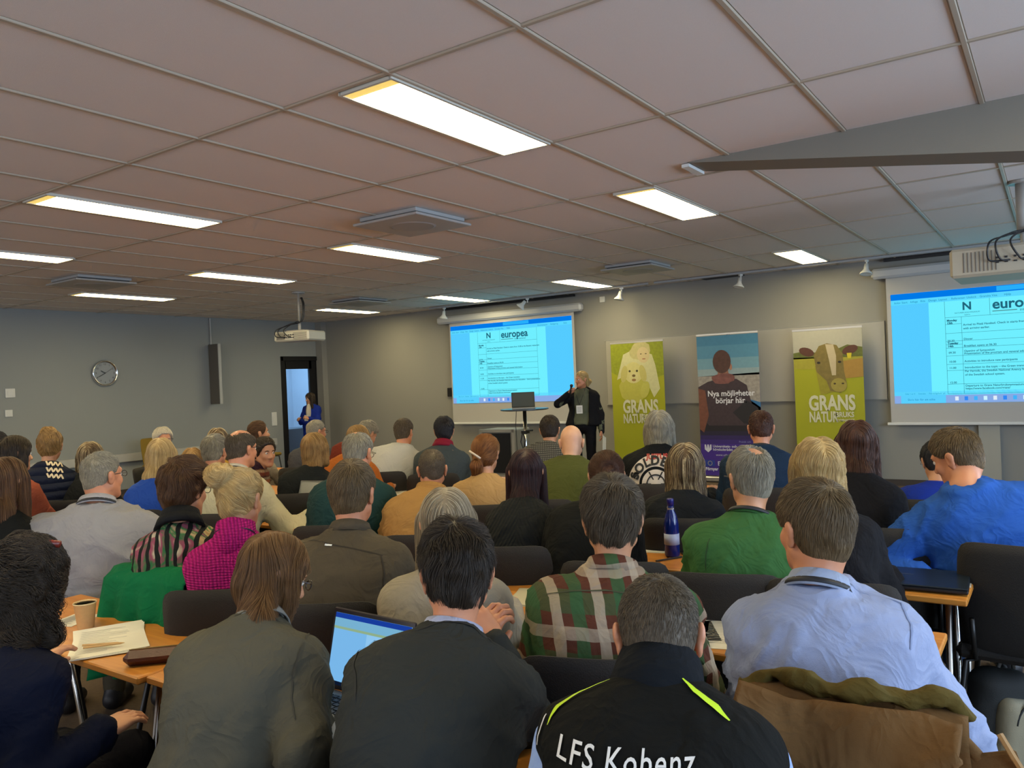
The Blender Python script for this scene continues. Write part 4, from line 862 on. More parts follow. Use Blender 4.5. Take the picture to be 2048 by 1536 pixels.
# ---------------------------------------------------------------- projectors, spot rail, speaker's table
def projector(lab, loc, mount, body, rz, sc=1.):
    e = empty('ceiling_projector', loc, rz, lab, 'projector', 'ceiling projectors'); PB = mat('projector_body', body, .45); DK = BLACKP
    w, d_, h_ = .58*sc, .40*sc, .135*sc
    m = MB(); m.box((0, 0, 0), (w, d_, h_), 0, None, .02); m.build('body', PB, e, False)
    g = MB(); 
    for q in range(9): g.box((-w*.40+q*.016*sc, -d_/2-.002, 0), (.006, .006, h_*.68))
    for q in range(7): g.box((w*.26, -d_/2-.002, -h_*.3+q*.6*h_/6), (w*.38, .006, .005))
    g.build('vent_grille', mat('grille_grey', (.16, .14, .12), .6), e)['kind'] = 'stuff'
    g = MB()
    for q in range(5): g.box((-w*.17+q*.035*sc, -d_/2-.004, .015), (.018, .012, .014)); g.box((-w*.17+q*.035*sc, -d_/2-.004, -.02), (.022, .012, .010))
    g.build('connector', DK, e)
    m = MB(); m.lathe([(.045, 0), (.06, .03), (.05, .04)], 20, (w*.2, d_/2, 0), Matrix.Rotation(R(-90), 3, 'X')); m.build('lens', DK, e, True)
    mz = mount-loc[2]; m = MB(); m.tube([(0, 0, h_/2+.10), (0, 0, mz-.0)], .042 if sc > 1.2 else .016, 14); m.build('drop_pole', mat('pole_grey', (.42, .40, .36), .35), e, True); m = MB(); m.tube([(0, 0, h_/2), (0, 0, h_/2+.11)], .02, 10); m.box((0, 0, h_/2+.012), (.3*sc, .2, .012)); m.lathe([(.0, mz-.02), (.09, mz-.02), (.09, mz)], 20); m.build('mount', mat('pole_grey', (.42, .40, .36), .35), e)
    for q, (x1, x2, sag) in enumerate(((.06, -.10, -.16), (.075, -.06, -.13), (.05, .03, -.10))):
        m = MB(); pts = [Vector((x1, -.02, mz-.08)), Vector((x1+.03*(1+q*.4), -.03, mz*.6+.04)), Vector((x1+.01, -.05, h_/2+.14)), Vector((x2, -.10, h_/2+.09+.02*q)), Vector((x2-.10, -d_/2-.05, h_/2+.02)), Vector((x2-.11+.03*q, -d_/2-.05, -.0)), Vector((x2-.02, -d_/2-.01, -.01))]
        P_ = []
        for i in range(len(pts)-1):
            p0, p1, p2, p3 = pts[max(i-1, 0)], pts[i], pts[i+1], pts[min(i+2, len(pts)-1)]
            for t in np.linspace(0, 1, 6, endpoint=False): P_.append(.5*((2*p1)+(-p0+p2)*t+(2*p0-5*p1+4*p2-p3)*t*t+(-p0+3*p1-3*p2+p3)*t**3))
        m.tube(P_+[pts[-1]], .007, 6); m.build('cable', DK, e, True)
    return e
projector('white projector hanging in front of the door corner, far left', tuple(at(600, 673, y=7.37)), ZC, (.62, .60, .50), R(12), 1.0)
projector('cream projector hanging in front of the right screen on a thick pole', (-.18, 7.2, 2.30), ZC, (.50, .45, .34), R(0), 1.62)
RAILM = mat('rail_white', (.40, .41, .42), .4)
for (xa, xb, lab) in ((-9.10, -4.90, 'left spotlight rail on the ceiling before the left screen'), (-4.80, 1.5, 'right spotlight rail on the ceiling before the right screen')):
    o = obj_box('spotlight_rail', (0, 0, 0), (xb-xa, .035, .03), RAILM, None, .004); o.location = ((xa+xb)/2, 10.72, ZC-.016); tag(o, lab, 'light rail')
for q, (x, ax, lab) in enumerate(((-8.76, -.1, 'white spotlight at the left end of the left screen'), (-7.02, .5, 'white spotlight in front of the middle of the left screen'), (-5.33, .0, 'white spotlight above the speaker'), (-3.52, 0, 'white spotlight above the dark ceiling grille, between two banners'), (-1.92, 0, 'white spotlight at the corner of the right screen'))):
    e = empty('spotlight', (x, 10.72, ZC-.031), R(20*q), lab, 'spotlight', 'white rail spotlights'); m = MB(); m.tube([(0, 0, 0), (0, 0, -.07)], .010, 8); m.box((0, 0, -.012), (.05, .03, .024)); m.build('stem', WHITEP, e)
    m = MB(); m.lathe([(.0, -.055), (.025, -.055), (.030, -.12), (.045, -.145), (.072, -.175), (.074, -.19), (.062, -.185), (.0, -.178)], 22, (0, 0, 0), Matrix.Rotation(.25+ax, 3, 'Y')); m.build('lamp_head', WHITEP, e, True)
e = empty('bar_table', (-6.42, 9.6, 0), 0, 'round high speaker table on a chrome column in front of the left screen', 'table')
m = MB(); m.lathe([(.0, 1.120), (.33, 1.120), (.355, 1.128), (.355, 1.140), (.34, 1.145), (.0, 1.145)], 36); m.build('table_top', mat('table_top_dark', (.05, .06, .08), .25), e); m = MB(); m.tube([(0, 0, .03), (0, 0, 1.12)], .028, 14); m.build('column', CHROME, e, True)
m = MB(); m.lathe([(.0, .0), (.26, .0), (.26, .012), (.05, .035), (.0, .035)], 30); m.build('foot', CHROME, e, True); m = MB(); m.tube([(.02, -.02, .82), (.16, -.05, .83)], .012, 8); m.box((0, 0, .80), (.09, .09, .04)); m.build('clamp', BLACKP, e)
m = MB(); m.tube([(-.18, .05, 1.12), (-.2, .05, .9), (-.19, .05, .5), (-.1, .1, .1)], .005, 6); m.tube([(-.03, -.03, .8), (-.06, -.04, .66), (-.02, -.04, .55), (.02, -.04, .68), (-.02, -.03, .78)], .009, 6); m.build('cable', BLACKP, e)
def laptop(lab, loc, rz, open_=105, w=.33, col=(.30, .31, .31), lit=False, group=None, back=(.045, .05, .055), scale=1.):
    e = empty('laptop', loc, rz, lab, 'laptop', group); cm = mat('laptop_case', col, .35, .5); d_ = w*.68
    obj_box('base', (0, 0, .009), (w, d_, .016), cm, e, .004)
    if open_:
        kb = MB()
        for r_ in range(5):
            for c_ in range(13): kb.box((-w*.44+c_*w*.073, -d_*.02+r_*.019*w/.33, .0185), (w*.058, .014*w/.33, .003))
        kb.build('keyboard', mat('keys', (.05, .05, .05), .5), e)['kind'] = 'stuff'; obj_box('touchpad', (0, -d_*.30, .0178), (w*.3, d_*.25, .001), mat('touchpad', tuple(c*.8 for c in col), .3), e)
        a = R(-open_); rm = Matrix.Rotation(a, 3, 'X'); hinge = Vector((0, d_/2-.004, .018)); L = MB(); L.box(hinge+rm @ Vector((0, -d_/2, .003)), (w, d_, .007), 0, rm, .003); lid = L.build('lid', mat('laptop_back', back, .35, .4), e)
        sc_ = MB(); sc_.box(hinge+rm @ Vector((0, -d_/2, -.0012)), (w*.93, d_*.88, .001), 0, rm); sc = sc_.build('screen', glow('laptop_screen', (.22, .55, .95), .85) if lit else mat('dark_screen', (.07, .085, .095), .25), lid)
        if lit:
            def q_(u0, v0, u1, v1, c_, dd): 
                vs = [hinge+rm @ Vector((x*w*.465, -d_/2+y*d_*.44, -.0022-dd)) for x, y in ((u0, v0), (u1, v0), (u1, v1), (u0, v1))]; mesh('screen_picture', vs, [(0, 3, 2, 1)], glow('laptop_picture', c_, .9), sc)
            # y=-1 is the far (top) edge of the opened lid
            q_(-1, -1, 1, -.86, (.01, .05, .36), .0); q_(-1, -.86, 1, -.62, (.20, .48, .70), .0); q_(-1, -.62, 1, -.55, (.30, .46, .28), .0); q_(-1, .90, 1, 1, (.004, .01, .03), .0); q_(-.1, -.55, .9, .9, (.30, .62, .95), .0002)
    return e
laptop('open dark laptop on the round speaker table', (-6.40, 9.55, 1.145), R(35), 108, .34, group=None)
e = empty('equipment_case', (-7.31, 10.35, 0), R(4), 'silver-edged equipment case with a dark door under the left screen', 'case'); AL = mat('case_alu', (.42, .42, .39), .35, .5)
obj_box('shell', (0, .0, .42), (.62, .5, .76), mat('case_grey', (.22, .22, .20), .5), e, .015); m = MB()
for sx in (-1, 1): m.box((sx*.30, -.26, .42), (.05, .03, .76))
for z_ in (.06, .78): m.box((0, -.26, z_), (.64, .03, .05))
m.build('edge_frame', AL, e); obj_box('door', (-.02, -.262, .43), (.52, .014, .62), mat('smoked_door', (.012, .014, .018), .25), e); m = MB()
for sx in (-1, 1):
    for sy in (-1, 1): m.lathe([(.0, -.0), (.035, .0), (.035, .03), (.0, .03)], 12, (sx*.25, sy*.18, .025), Matrix.Rotation(R(90), 3, 'Y'))
m.build('caster', BLACKP, e)
# ---------------------------------------------------------------- chairs and tables
chair_me = {}
def chair(x, y, yaw, label, group='charcoal conference chairs', fab=None):
    e = empty('conference_chair', (x, y, 0), R(yaw), label, 'chair', group); key = 'm' if fab else 'd'; fm = fab or CHAIRM
    if key not in chair_me:
        D = {}
        vs = []; fs = []; nx, nz = 14, 12   # padded shell with rounded corners, slightly dished
        for sd in (0, 1):
            for j in range(nz+1):
                for i in range(nx+1):
                    u = i/nx*2-1; v = j/nz*2-1; p = 9.; k = (abs(u)**p+abs(v)**p)**(1/p); m_ = max(abs(u), abs(v)); s_ = m_/k if k > 0 else 1
                    uu, vv = u*s_, v*s_; wd = .212-.012*(vv > 0)*vv; th = .020*(1-max(abs(u), abs(v))**6)+.004
                    vs.append((uu*wd, -.215-.045*vv+.030*uu*uu+(th if sd == 0 else -th), .665+vv*.225))
        n1 = (nx+1)*(nz+1)
        for j in range(nz):
            for i in range(nx):
                a = j*(nx+1)+i; fs.append((a+1, a, a+nx+1, a+nx+2)); fs.append((n1+a, n1+a+1, n1+a+nx+2, n1+a+nx+1))
        per = [i for i in range(nx)]+[j*(nx+1)+nx for j in range(nz)]+[nz*(nx+1)+i for i in range(nx, 0, -1)]+[j*(nx+1) for j in range(nz, 0, -1)]
        for k in range(len(per)): a, b = per[k], per[(k+1) % len(per)]; fs.append((a, b, n1+b, n1+a))
        D['backrest'] = mesh('backrest', vs, fs, fm, e, True).data
        D['seat'] = MB().box((0, .03, .455), (.455, .44, .055), 0, None, .022).build('seat', fm, e, False).data
        for k, (sx, y0, y1) in enumerate(((-1, .20, .24), (1, .20, .24), (-1, -.16, -.24), (1, -.16, -.24))):
            D['leg%d' % k] = MB().tube([(sx*.12, y0*.6, .425), (sx*.195, y0, .415), (sx*.235, y1, .03), (sx*.236, y1, .0)], .0115, 8).build('leg', DKSTEEL, e, True).data
        D['support'] = MB().tube([(-.15, -.10, .42), (-.16, -.19, .44), (-.16, -.235, .60)], .010, 8).tube([(.15, -.10, .42), (.16, -.19, .44), (.16, -.235, .60)], .010, 8).build('back_support', DKSTEEL, e, True).data
        chair_me[key] = D
    else:
        for k, me in chair_me[key].items(): link(bpy.data.objects.new(me.name.split('.')[0], me), e)
    return e
table_me = {}
def table(x0, x1, y0, y1, label, rz=0):
    e = empty('conference_table', ((x0+x1)/2, (y0+y1)/2, 0), R(rz), label, 'table', 'narrow beech conference tables'); w, d_ = x1-x0-.008, y1-y0; key = (round(w, 2), round(d_, 2))
    if key not in table_me:
        D = []
        D.append(MB().box((0, 0, .7185), (w, d_, .023), 0, None, .004).build('tabletop', WOOD, e).data)
        D.append(MB().box((0, 0, .690), (w-.14, .03, .035)).build('apron', DKSTEEL, e).data)
        for sx in (-1, 1):
            for sy in (-1, 1): D.append(MB().tube([(sx*(w/2-.07), sy*.10, .706), (sx*(w/2-.07), sy*(d_/2-.03), .05), (sx*(w/2-.07), sy*(d_/2-.025), .0)], .0115, 10).build('leg', CHROME, e, True).data)
            D.append(MB().tube([(sx*(w/2-.09), 0, .70), (sx*(w/2-.32), 0, .70), (sx*(w/2-.09), -.0, .40)], .007, 6).build('brace', CHROME, e, True).data)
        table_me[key] = D
    else:
        for me in table_me[key]: link(bpy.data.objects.new(me.name.split('.')[0], me), e)
    return e
ordn = ('first', 'second', 'third', 'fourth', 'fifth', 'sixth')
for row, (xr, y0, y1, n, nm) in enumerate(((.14, 1.27, 1.71, 3, 'nearest row'), (-.30, 2.24, 2.73, 3, 'second row'), (-.28, 3.13, 3.56, 5, 'third row, with the blue bottle'), (-.30, 4.06, 4.51, 5, 'fourth row'), (-.30, 5.06, 5.56, 6, 'fifth row'))):
    for k in range(n):
        off = (.022 if k % 2 else 0); table(xr-1.2*(k+1), xr-1.2*k, y0+off, y1+off, 'narrow beech table in the %s, %s from the right end' % (nm, ordn[k]))

# ---------------------------------------------------------------- the audience
def seat(who_txt, x, y, yaw): chair(x, y, yaw, 'charcoal padded chair of the '+who_txt)
def sitter(who, wt, label, px, py, Y, pel, chx=None, chy=None, chyaw=None, nochair=False, **kw):
    person(who, label, px, py, Y, pel, **kw); p = PEOPLE[who]['root']
    if not nochair:
        cy_ = kw.get('yaw', 0) if chyaw is None else chyaw
        ox, oy = Rot2(cy_, 0, -.02); seat(wt, (p.location.x if chx is None else chx)+ox, (p.location.y if chy is None else chy)+oy, cy_)
def Rot2(deg, x, y): a = R(deg); return x*math.cos(a)-y*math.sin(a), x*math.sin(a)+y*math.cos(a)
LC = (.27, .27, .29)
# nearest row
sitter('kobenz', 'man in the lettered black vest', 'man with cropped hair bowing, black vest with yellow piping and white lettering', 1317, 1276, 1.38, 1.06, vest=1, chy=.78, yaw=26, hy=27, hp=26, w=.98, nbz=.075, nbk=.045, s=1.02, top=('plain', (.006, .0065, .006), (0, 0, 0), 'vest'), bulk=.016, hair='short', hc='dgrey', ho=dict(t=.004, zl=([-.12, -.07, -.045, -.030, -.012, .012, .045, .072, .10], [-.09, -.08, -.065, -.02, .022, .02, .04, .085, .10])), ln=.010, nst=9000, rad=.0006, lift=.003, steps=4, sleeve=.06, folds=.005, glasses=1, collar=('high', (.006, .008, .011), .055), tone='r')
sitter('dksweater', 'man in the dark grey jacket', 'man with tousled dark hair in a charcoal jacket, hands clasped at his chin', 914, 1150, 1.45, 1.10, chy=.82, yaw=30, hy=42, hp=6, w=1.0, s=1.04, dx=-.04, top=('plain', (.030, .033, .031), (0, 0, 0), 'jacket'), bulk=.020, hair='short', hc='dark', ho=dict(t=.007, top=.012, amp=.005, fr=40, mess=.9, whorl=(.02, -.05, .12), zl=([-.12, -.07, -.045, -.030, -.012, .012, .045, .072, .10], [-.10, -.09, -.075, -.03, .020, .015, .035, .072, .085])), ln=.050, nst=9000, rad=.0007, lift=.018, collar=('shirt', (.38, .42, .60), .035), HRp=(985, 1285, 1.62), HLp=(955, 1285, 1.68), hR='clasp', hl='clasp', folds=.008, tone='r', elR=(.4, .1, -1), elL=(-.4, .1, -1))
sitter('greyjkt', 'woman in the olive grey jacket', 'woman with long reddish brown hair in an olive grey jacket typing on the laptop', 548, 1152, 1.38, 1.12, chx=-1.33, chy=.98, chyaw=6, yaw=26, hy=-18, hp=24, w=1.02, s=.98, dx=.02, fem=1, top=('plain', (.088, .084, .062), (0, 0, 0), 'jacket'), bulk=.024, hair='long', hc='auburn', ho=dict(L=.40, t=.010, w=.076, amp=.004, fx=.0, bk=.10, fl=.30, mess=.35, part=.01, end=1.1), ln=.20, nst=12000, rad=.0007, lift=.006, steps=10, HRp=(634, 1450, 1.34), hR='type', HLp=(596, 1420, 1.42), hl='type', folds=.008, glasses=1, collar=('shirt', (.24, .235, .21), .03))
sitter('navy', 'curly woman in the navy top', 'woman with dark curly hair in a navy top, at the left edge', 50, 1175, 1.0, .84, yaw=24, hy=8, hp=4, w=1.0, fem=1, top=('plain', (.004, .006, .018), (0, 0, 0), 'pullover'), bulk=.02, hair='long', hc='dark', ho=dict(L=.17, t=.026, w=.09, amp=.014, fr=24, mess=.8, curl=.009, end=.95, fl=.15), ln=.13, nst=12000, rad=.0008, lift=.010, steps=20, HRp=(205, 1462, 1.08), hR='rest', folds=.006)
# second row
sitter('blueshirt', 'man in the light blue shirt', 'man in a creased light blue shirt with a lanyard', 1628, 1058, 2.02, 1.95, chx=-.40, chy=1.88, chyaw=4, yaw=14, hy=48, hp=3, w=.98, s=1.06, dx=.05, top=('plain', (.29, .345, .52), (0, 0, 0), 'shirt'), bulk=.026, hair='short', hc='dblond', ho=dict(t=.010, amp=.004, fr=30, mess=.4), ln=.028, nst=9000, rad=.0007, folds=.013, collar=('shirt', (.30, .36, .50), .035), lany=1, tone='r', HR=(.22, .34, .64), HL=(-.15, .42, .77), sleeve=.6, hR='rest', elR=(.45, -.45, -.8))
sitter('plaid', 'man in the checked shirt', 'man with tousled hair in a green and maroon checked shirt', 1225, 1043, 2.02, 1.90, yaw=22, hy=29, hp=3, w=1.08, s=1.04, top=('plaid', (.2, .2, .1), (0, 0, 0), 'shirt'), bulk=.024, hair='short', hc='dgrey', ho=dict(t=.007, top=.012, amp=.005, fr=36, mess=.8, whorl=(.03, -.06, .11)), ln=.050, nst=8500, rad=.0007, lift=.018, folds=.011, collar=('shirt', cloth('plaid', (.2, .2, .1)), .035), tone='n', HL=(-.20, .36, .76), HR=(.20, .36, .76))
sitter('olive', 'man in the brown wool shirt', 'man with short fair brown hair in a brown wool overshirt', 706, 988, 2.06, 1.90, yaw=32, hy=24, hp=2, w=1.10, s=1.05, top=('plain', (.082, .067, .044), (0, 0, 0), 'overshirt'), bulk=.020, hair='short', hc='dblond', ho=dict(t=.010, top=.004, amp=.003, mess=.3, whorl=(.02, -.06, .11)), ln=.028, nst=7000, rad=.0009, folds=.009, collar=('shirt', (.080, .065, .045), .035), tone='r', hl='rest')
sitter('greyblond', 'woman in the beige top', 'woman with long ash blond hair in a beige top and beige trousers', 893, 1050, 1.92, 1.84, yaw=30, hy=38, hp=6, w=1.06, fem=1, dx=.0, top=('plain', (.30, .265, .20), (0, 0, 0), 'top'), trou=(.36, .27, .15), bulk=.022, hair='long', hc='ash', ho=dict(L=.30, t=.008, w=.070, amp=.002, mess=.15), ln=.20, nst=7500, rad=.0009, steps=10, lift=.004, folds=.004, legs={-1: ((-.12, .42, .49), (-.12, .36, .09)), 1: ((.22, .36, .50), (.24, .30, .09))})
sitter('magenta', 'woman in the magenta sweater', 'woman with a loose blond bun in a magenta knitted roll-neck', 482, 1000, 1.86, 1.86, yaw=34, hy=24, hp=12, w=.98, fem=1, top=('knit', (.50, .016, .19), (0, 0, 0), 'sweater'), bulk=.020, hair='bun', hc='blond', ho=dict(bc=(-.05, -.098, .098), br=.050, t=.010, amp=.006, fr=36, mess=.7), ln=.09, nst=8000, rad=.0009, steps=9, lift=.008, collar=('high', cloth('knit', (.46, .014, .18)), .055), folds=.004, lany=1)
sitter('pattern', 'woman in the patterned blouse', 'woman with short layered brown hair in a green and tan patterned blouse', 370, 980, 1.84, 1.84, yaw=38, hy=16, hp=8, w=1.0, fem=1, nochair=True, top=('blouse', (.2, .2, .1), (0, 0, 0), 'blouse'), bulk=.016, hair='short', hc='brown', ho=dict(t=.020, top=.012, amp=.010, fr=28, mess=.9, zl=([-.12, -.07, -.035, -.012, .02, .045, .072, .10], [-.10, -.10, -.07, -.03, .0, .03, .072, .085])), ln=.055, nst=7000, rad=.0009, lift=.012, collar=('scarf', (.010, .011, .013), .03), folds=.006, glasses=1)
sitter('lshirt', 'man in the pale grey shirt', 'heavy man with thin grey hair and glasses in a pale grey-blue shirt', 205, 952, 1.95, 1.88, yaw=36, hy=12, hp=0, w=1.42, dp=1.2, s=1.02, belt=(.04, .012, .008), top=('plain', LC, (0, 0, 0), 'shirt'), trou=(.085, .075, .05), bulk=.022, hair='short', hc='grey', ho=dict(t=.004, zl=([-.12, -.07, -.035, -.012, .02, .045, .072, .10], [-.08, -.065, -.03, .01, .02, .05, .095, .12])), ln=.014, nst=5000, rad=.0008, lift=.002, steps=5, collar=('shirt', (.34, .34, .38), .035), lany=1, glasses=1, folds=.014, tone='r', HL=(-.42, .22, .70), HR=(.34, .36, .74), elL=(-1, -.2, .1), nochair=True, nk=(.0, .0, 1.07) if 0 else None)
chair(-2.86, 1.93, 8, 'charcoal chair with a green cloth hung over its back')
sitter('longbrown', 'long-haired woman at the left edge', 'woman with straight brown hair in black at the left edge, second row', 14, 965, 1.66, 1.62, yaw=46, hy=28, hp=4, fem=1, top=('plain', (.008, .009, .009), (0, 0, 0), 'top'), hair='long', hc='brown', ho=dict(L=.27, t=.008, w=.068, mess=.1), ln=.18, nst=5000, rad=.0012, steps=9, far=1.2)
# third row
sitter('green', 'man in the green sweater', 'balding grey-haired man with glasses in a green sweater', 1500, 957, 2.93, 2.80, chx=-1.02, yaw=16, hy=40, hp=4, w=1.10, s=1.03, top=('plain', (.040, .125, .038), (0, 0, 0), 'sweater'), bulk=.020, hair='spot', hc='grey', ho=dict(t=.010, mess=.4, sx=.02), ln=.035, nst=6500, rad=.0011, glasses=1, lany=1, folds=.006, tone='n', collar=('crew', (.040, .125, .038), .008))
sitter('blondshort', 'woman with short platinum hair', 'woman with short full platinum blond hair in a black jacket', 1636, 942, 3.10, 2.85, yaw=10, hy=30, hp=4, w=1.04, fem=1, top=('plain', (.008, .008, .010), (0, 0, 0), 'jacket'), hair='long', hc='blond', ho=dict(L=.125, t=.018, w=.078, amp=.006, mess=.35, end=1.0, mid=1.05, fl=.12), ln=.07, nst=6500, rad=.0011, steps=8, dx=.07, bulk=.018)
sitter('highlight', 'woman with striped blond hair', 'woman with chin-length brown hair and bright blond highlights, black jacket', 1370, 934, 3.82, 3.70, chx=-1.53, yaw=18, hy=26, hp=6, w=1.10, fem=1, top=('plain', (.010, .012, .015), (0, 0, 0), 'jacket'), hair='long', hc='streak', ho=dict(L=.20, t=.014, w=.084, mess=.12, end=1.1), ln=.14, nst=5000, rad=.0014, steps=9, dx=-.02, bulk=.018)
sitter('brownblk', 'person hunched in black', 'brown-haired woman hunched forward in a black top, mostly hidden by the checked shirt man', 1213, 956, 3.15, 2.80, chx=-1.44, yaw=20, hy=30, hp=22, w=1.1, fem=1, top=('plain', (.006, .007, .007), (0, 0, 0), 'top'), hair='bun', hc='chest', ho=dict(bc=(0, -.11, .0), br=.03, mess=.2), ln=.07, nst=3500, rad=.0012, dx=-.10, bulk=.02)
sitter('dkred', 'woman with long dark red hair', 'woman with long dark red-brown hair in a black ribbed sweater', 1052, 946, 3.16, 2.84, chx=-2.0, yaw=26, hy=34, hp=4, w=1.02, fem=1, top=('rib', (.010, .012, .013), (0, 0, 0), 'sweater'), hair='long', hc='dkred', ho=dict(L=.30, t=.006, w=.074, mess=.08, amp=.001, end=.95), ln=.22, nst=5500, rad=.0012, steps=10, lift=.003, dx=.03)
sitter('hoodie', 'man in the tan hoodie', 'man with cropped brown hair in a tan hooded sweatshirt', 864, 940, 3.20, 2.90, chx=-2.50, yaw=32, hy=41, hp=3, w=1.02, s=.97, top=('plain', (.30, .165, .052), (0, 0, 0), 'hoodie'), bulk=.022, hair='short', hc='dgrey', ho=dict(t=.003), ln=.008, nst=5000, rad=.0009, steps=4, lift=.003, folds=.009, tone='r', collar=('scarf', (.29, .155, .05), .03))
sitter('teal', 'man in the dark teal jumper', 'grey balding man with glasses on his head side in a dark teal jumper', 716, 906, 3.15, 2.90, yaw=34, hy=18, hp=14, w=1.08, s=1.04, top=('plain', (.012, .040, .042), (0, 0, 0), 'jumper'), bulk=.02, hair='bald', hc='grey', ho=dict(t=.005, by=.05), ln=.03, nst=4000, rad=.0011, glasses=1, HR=(.34, .32, .76), tone='r', lany=1, far=1.2)
sitter('cream', 'man in the cream jacket', 'balding dark-haired man with glasses in a cream jacket, writing on paper', 484, 898, 3.05, 2.88, yaw=20, hy=6, hp=3, w=1.05, s=1.05, top=('plain', (.50, .46, .30), (0, 0, 0), 'jacket'), bulk=.02, hair='bald', hc='dgrey', ho=dict(t=.006, by=.02), ln=.022, nst=3500, rad=.0011, glasses=1, HR=(.38, .42, .78), hR='hold', tone='r', lany=1, far=1.2, collar=('shirt', (.5, .48, .4), .03))
sitter('blueblond', 'long blond woman in blue', 'woman with long light blond hair in a royal blue top', 322, 912, 2.88, 2.78, yaw=32, hy=44, hp=4, fem=1, w=1.02, top=('plain', (.018, .065, .33), (0, 0, 0), 'top'), hair='long', hc='blond', ho=dict(L=.27, t=.006, w=.070, mess=.12), ln=.18, nst=5000, rad=.0013, steps=9, far=1.3)
sitter('dkredshirt', 'grey-haired man in maroon', 'grey-haired man in a dark maroon shirt beside the long blond woman', 430, 903, 3.25, 3.15, yaw=30, hy=26, hp=4, w=1.02, top=('plain', (.045, .012, .015), (0, 0, 0), 'shirt'), hair='short', hc='grey', ho=dict(t=.012, amp=.005, mess=.7), ln=.03, nst=3000, rad=.0013, far=1.3, lany=1, tone='r')
sitter('vest', 'woman in the quilted vest', 'woman with a light brown top bun in a navy quilted vest over a zigzag sweater', 100, 893, 2.75, 2.68, yaw=48, hy=56, hp=4, fem=1, w=1.0, top=('puffer', (.012, .016, .034), (0, 0, 0), 'quilted_vest'), bulk=.03, hair='bun', hc='honey', ho=dict(bc=(0, -.055, .11), br=.045, t=.012, amp=.006, mess=.6), ln=.06, nst=3000, rad=.0014, far=1.4, sleeve=1., folds=.002)
sitter('streak', 'woman in the black coat', 'woman with dark hair showing blond strands in a black coat, half hidden', 181, 916, 2.95, 2.85, yaw=35, hy=50, hp=4, fem=1, w=1.0, top=('plain', (.010, .011, .012), (0, 0, 0), 'coat'), hair='long', hc='streak', ho=dict(L=.18, t=.008, mess=.15), ln=.12, nst=2500, rad=.0014, far=1.4, bulk=.03, dx=.05)
sitter('bob', 'woman with the dark bob', 'woman with a short dark bob turning to the right at the left edge', 32, 908, 2.35, 2.30, yaw=35, hy=2, hp=4, fem=1, top=('plain', (.25, .06, .03), (0, 0, 0), 'top'), hair='long', hc='dark', ho=dict(L=.12, t=.010, w=.075, mess=.15, fl=.1), ln=.07, nst=2500, rad=.0014, far=1.4)
sitter('edge', 'dark-haired person at the frame edge', 'dark-haired person barely in the frame at the far left edge', -8, 893, 2.75, 2.70, yaw=35, hy=5, hp=4, top=('plain', (.02, .02, .03), (0, 0, 0), 'top'), hair='short', hc='black', ho=dict(t=.012), ln=.03, nst=1500, rad=.0014, far=1.4)
# fourth row
sitter('bluesweat', 'man in the bright blue sweatshirt', 'man in a bright blue sweatshirt and jeans leaning to the left', 1912, 915, 3.74, 3.78, chx=-.12, chy=3.62, chyaw=-3, yaw=18, hy=66, hp=20, hr=-4, w=1.15, s=1.06, dx=.16, top=('plain', (.022, .095, .40), (0, 0, 0), 'sweatshirt'), trou=(.03, .055, .11), bulk=.026, hair='short', hc='dblond', ho=dict(t=.008), ln=.022, nst=5000, rad=.0011, HLp=(1885, 1165, 3.50), hl='rest', HR=(.2, .3, .74), sleeve=.72, folds=.011, tone='r', elL=(-.7, -.2, -.7),
       legw={-1: ((-.34, 4.40, .50), (-.47, 4.42, .10)), 1: ((.0, 4.42, .50), (-.24, 4.58, .11))})
sitter('brownlong', 'woman with long chestnut hair', 'woman with long wavy chestnut hair in a black jacket near the cow banner', 1713, 890, 4.00, 3.80, chx=-.62, yaw=10, hy=16, hp=2, fem=1, w=1.06, top=('plain', (.008, .008, .010), (0, 0, 0), 'jacket'), hair='long', hc='chest', ho=dict(L=.33, t=.008, w=.078, mess=.35, amp=.005, end=1.15), ln=.20, nst=5000, rad=.0013, steps=10, far=1.2, bulk=.02)
sitter('ponytail', 'woman with the auburn ponytail', 'woman with an auburn ponytail in a light tan sweater', 972, 908, 3.78, 3.66, yaw=30, hy=20, hp=6, fem=1, w=1.08, top=('plain', (.36, .225, .095), (0, 0, 0), 'sweater'), hair='tail', hc='copper', ho=dict(L=.20, t=.012, T=(-.03, -.115, -.03), mess=.3), ln=.10, nst=5000, rad=.0012, steps=9, far=1.2, bulk=.02)
sitter('baldgreen', 'bald man in the green fleece', 'bald man bowing forward in a moss green fleece', 1143, 886, 4.50, 4.12, yaw=24, hy=30, hp=14, w=1.22, s=1.04, top=('plain', (.062, .072, .018), (0, 0, 0), 'fleece'), hair=None, bulk=.026, far=1.2, tone='p', collar=('high', (.05, .06, .015), .03), chy=3.95)
sitter('bobblond', 'bob-haired blond woman in black', 'woman with a blond bob and glasses in a black cardigan', 630, 900, 3.75, 3.60, yaw=36, hy=14, hp=6, fem=1, w=1.1, top=('plain', (.010, .012, .012), (0, 0, 0), 'cardigan'), hair='long', hc='honey', ho=dict(L=.14, t=.012, w=.078, mess=.2, fl=.12), ln=.09, nst=3000, rad=.0013, far=1.4, glasses=1, bulk=.024, dx=-.08)
sitter('scarf', 'woman in the patterned jumper', 'dark-haired woman with a plum scarf and patterned jumper, face half turned back', 530, 905, 3.95, 3.85, yaw=-50, hy=-98, hp=4, fem=1, w=1.0, top=('fair', (.2, .1, .05), (0, 0, 0), 'jumper'), hair='bun', hc='dark', ho=dict(bc=(0, -.10, .03), br=.035, t=.014, mess=.4), ln=.05, nst=2500, rad=.0013, far=1.3, collar=('scarf', (.030, .012, .022), .03), bulk=.024, tone='n', HL=(-.2, .3, .72), HR=(.2, .3, .72))
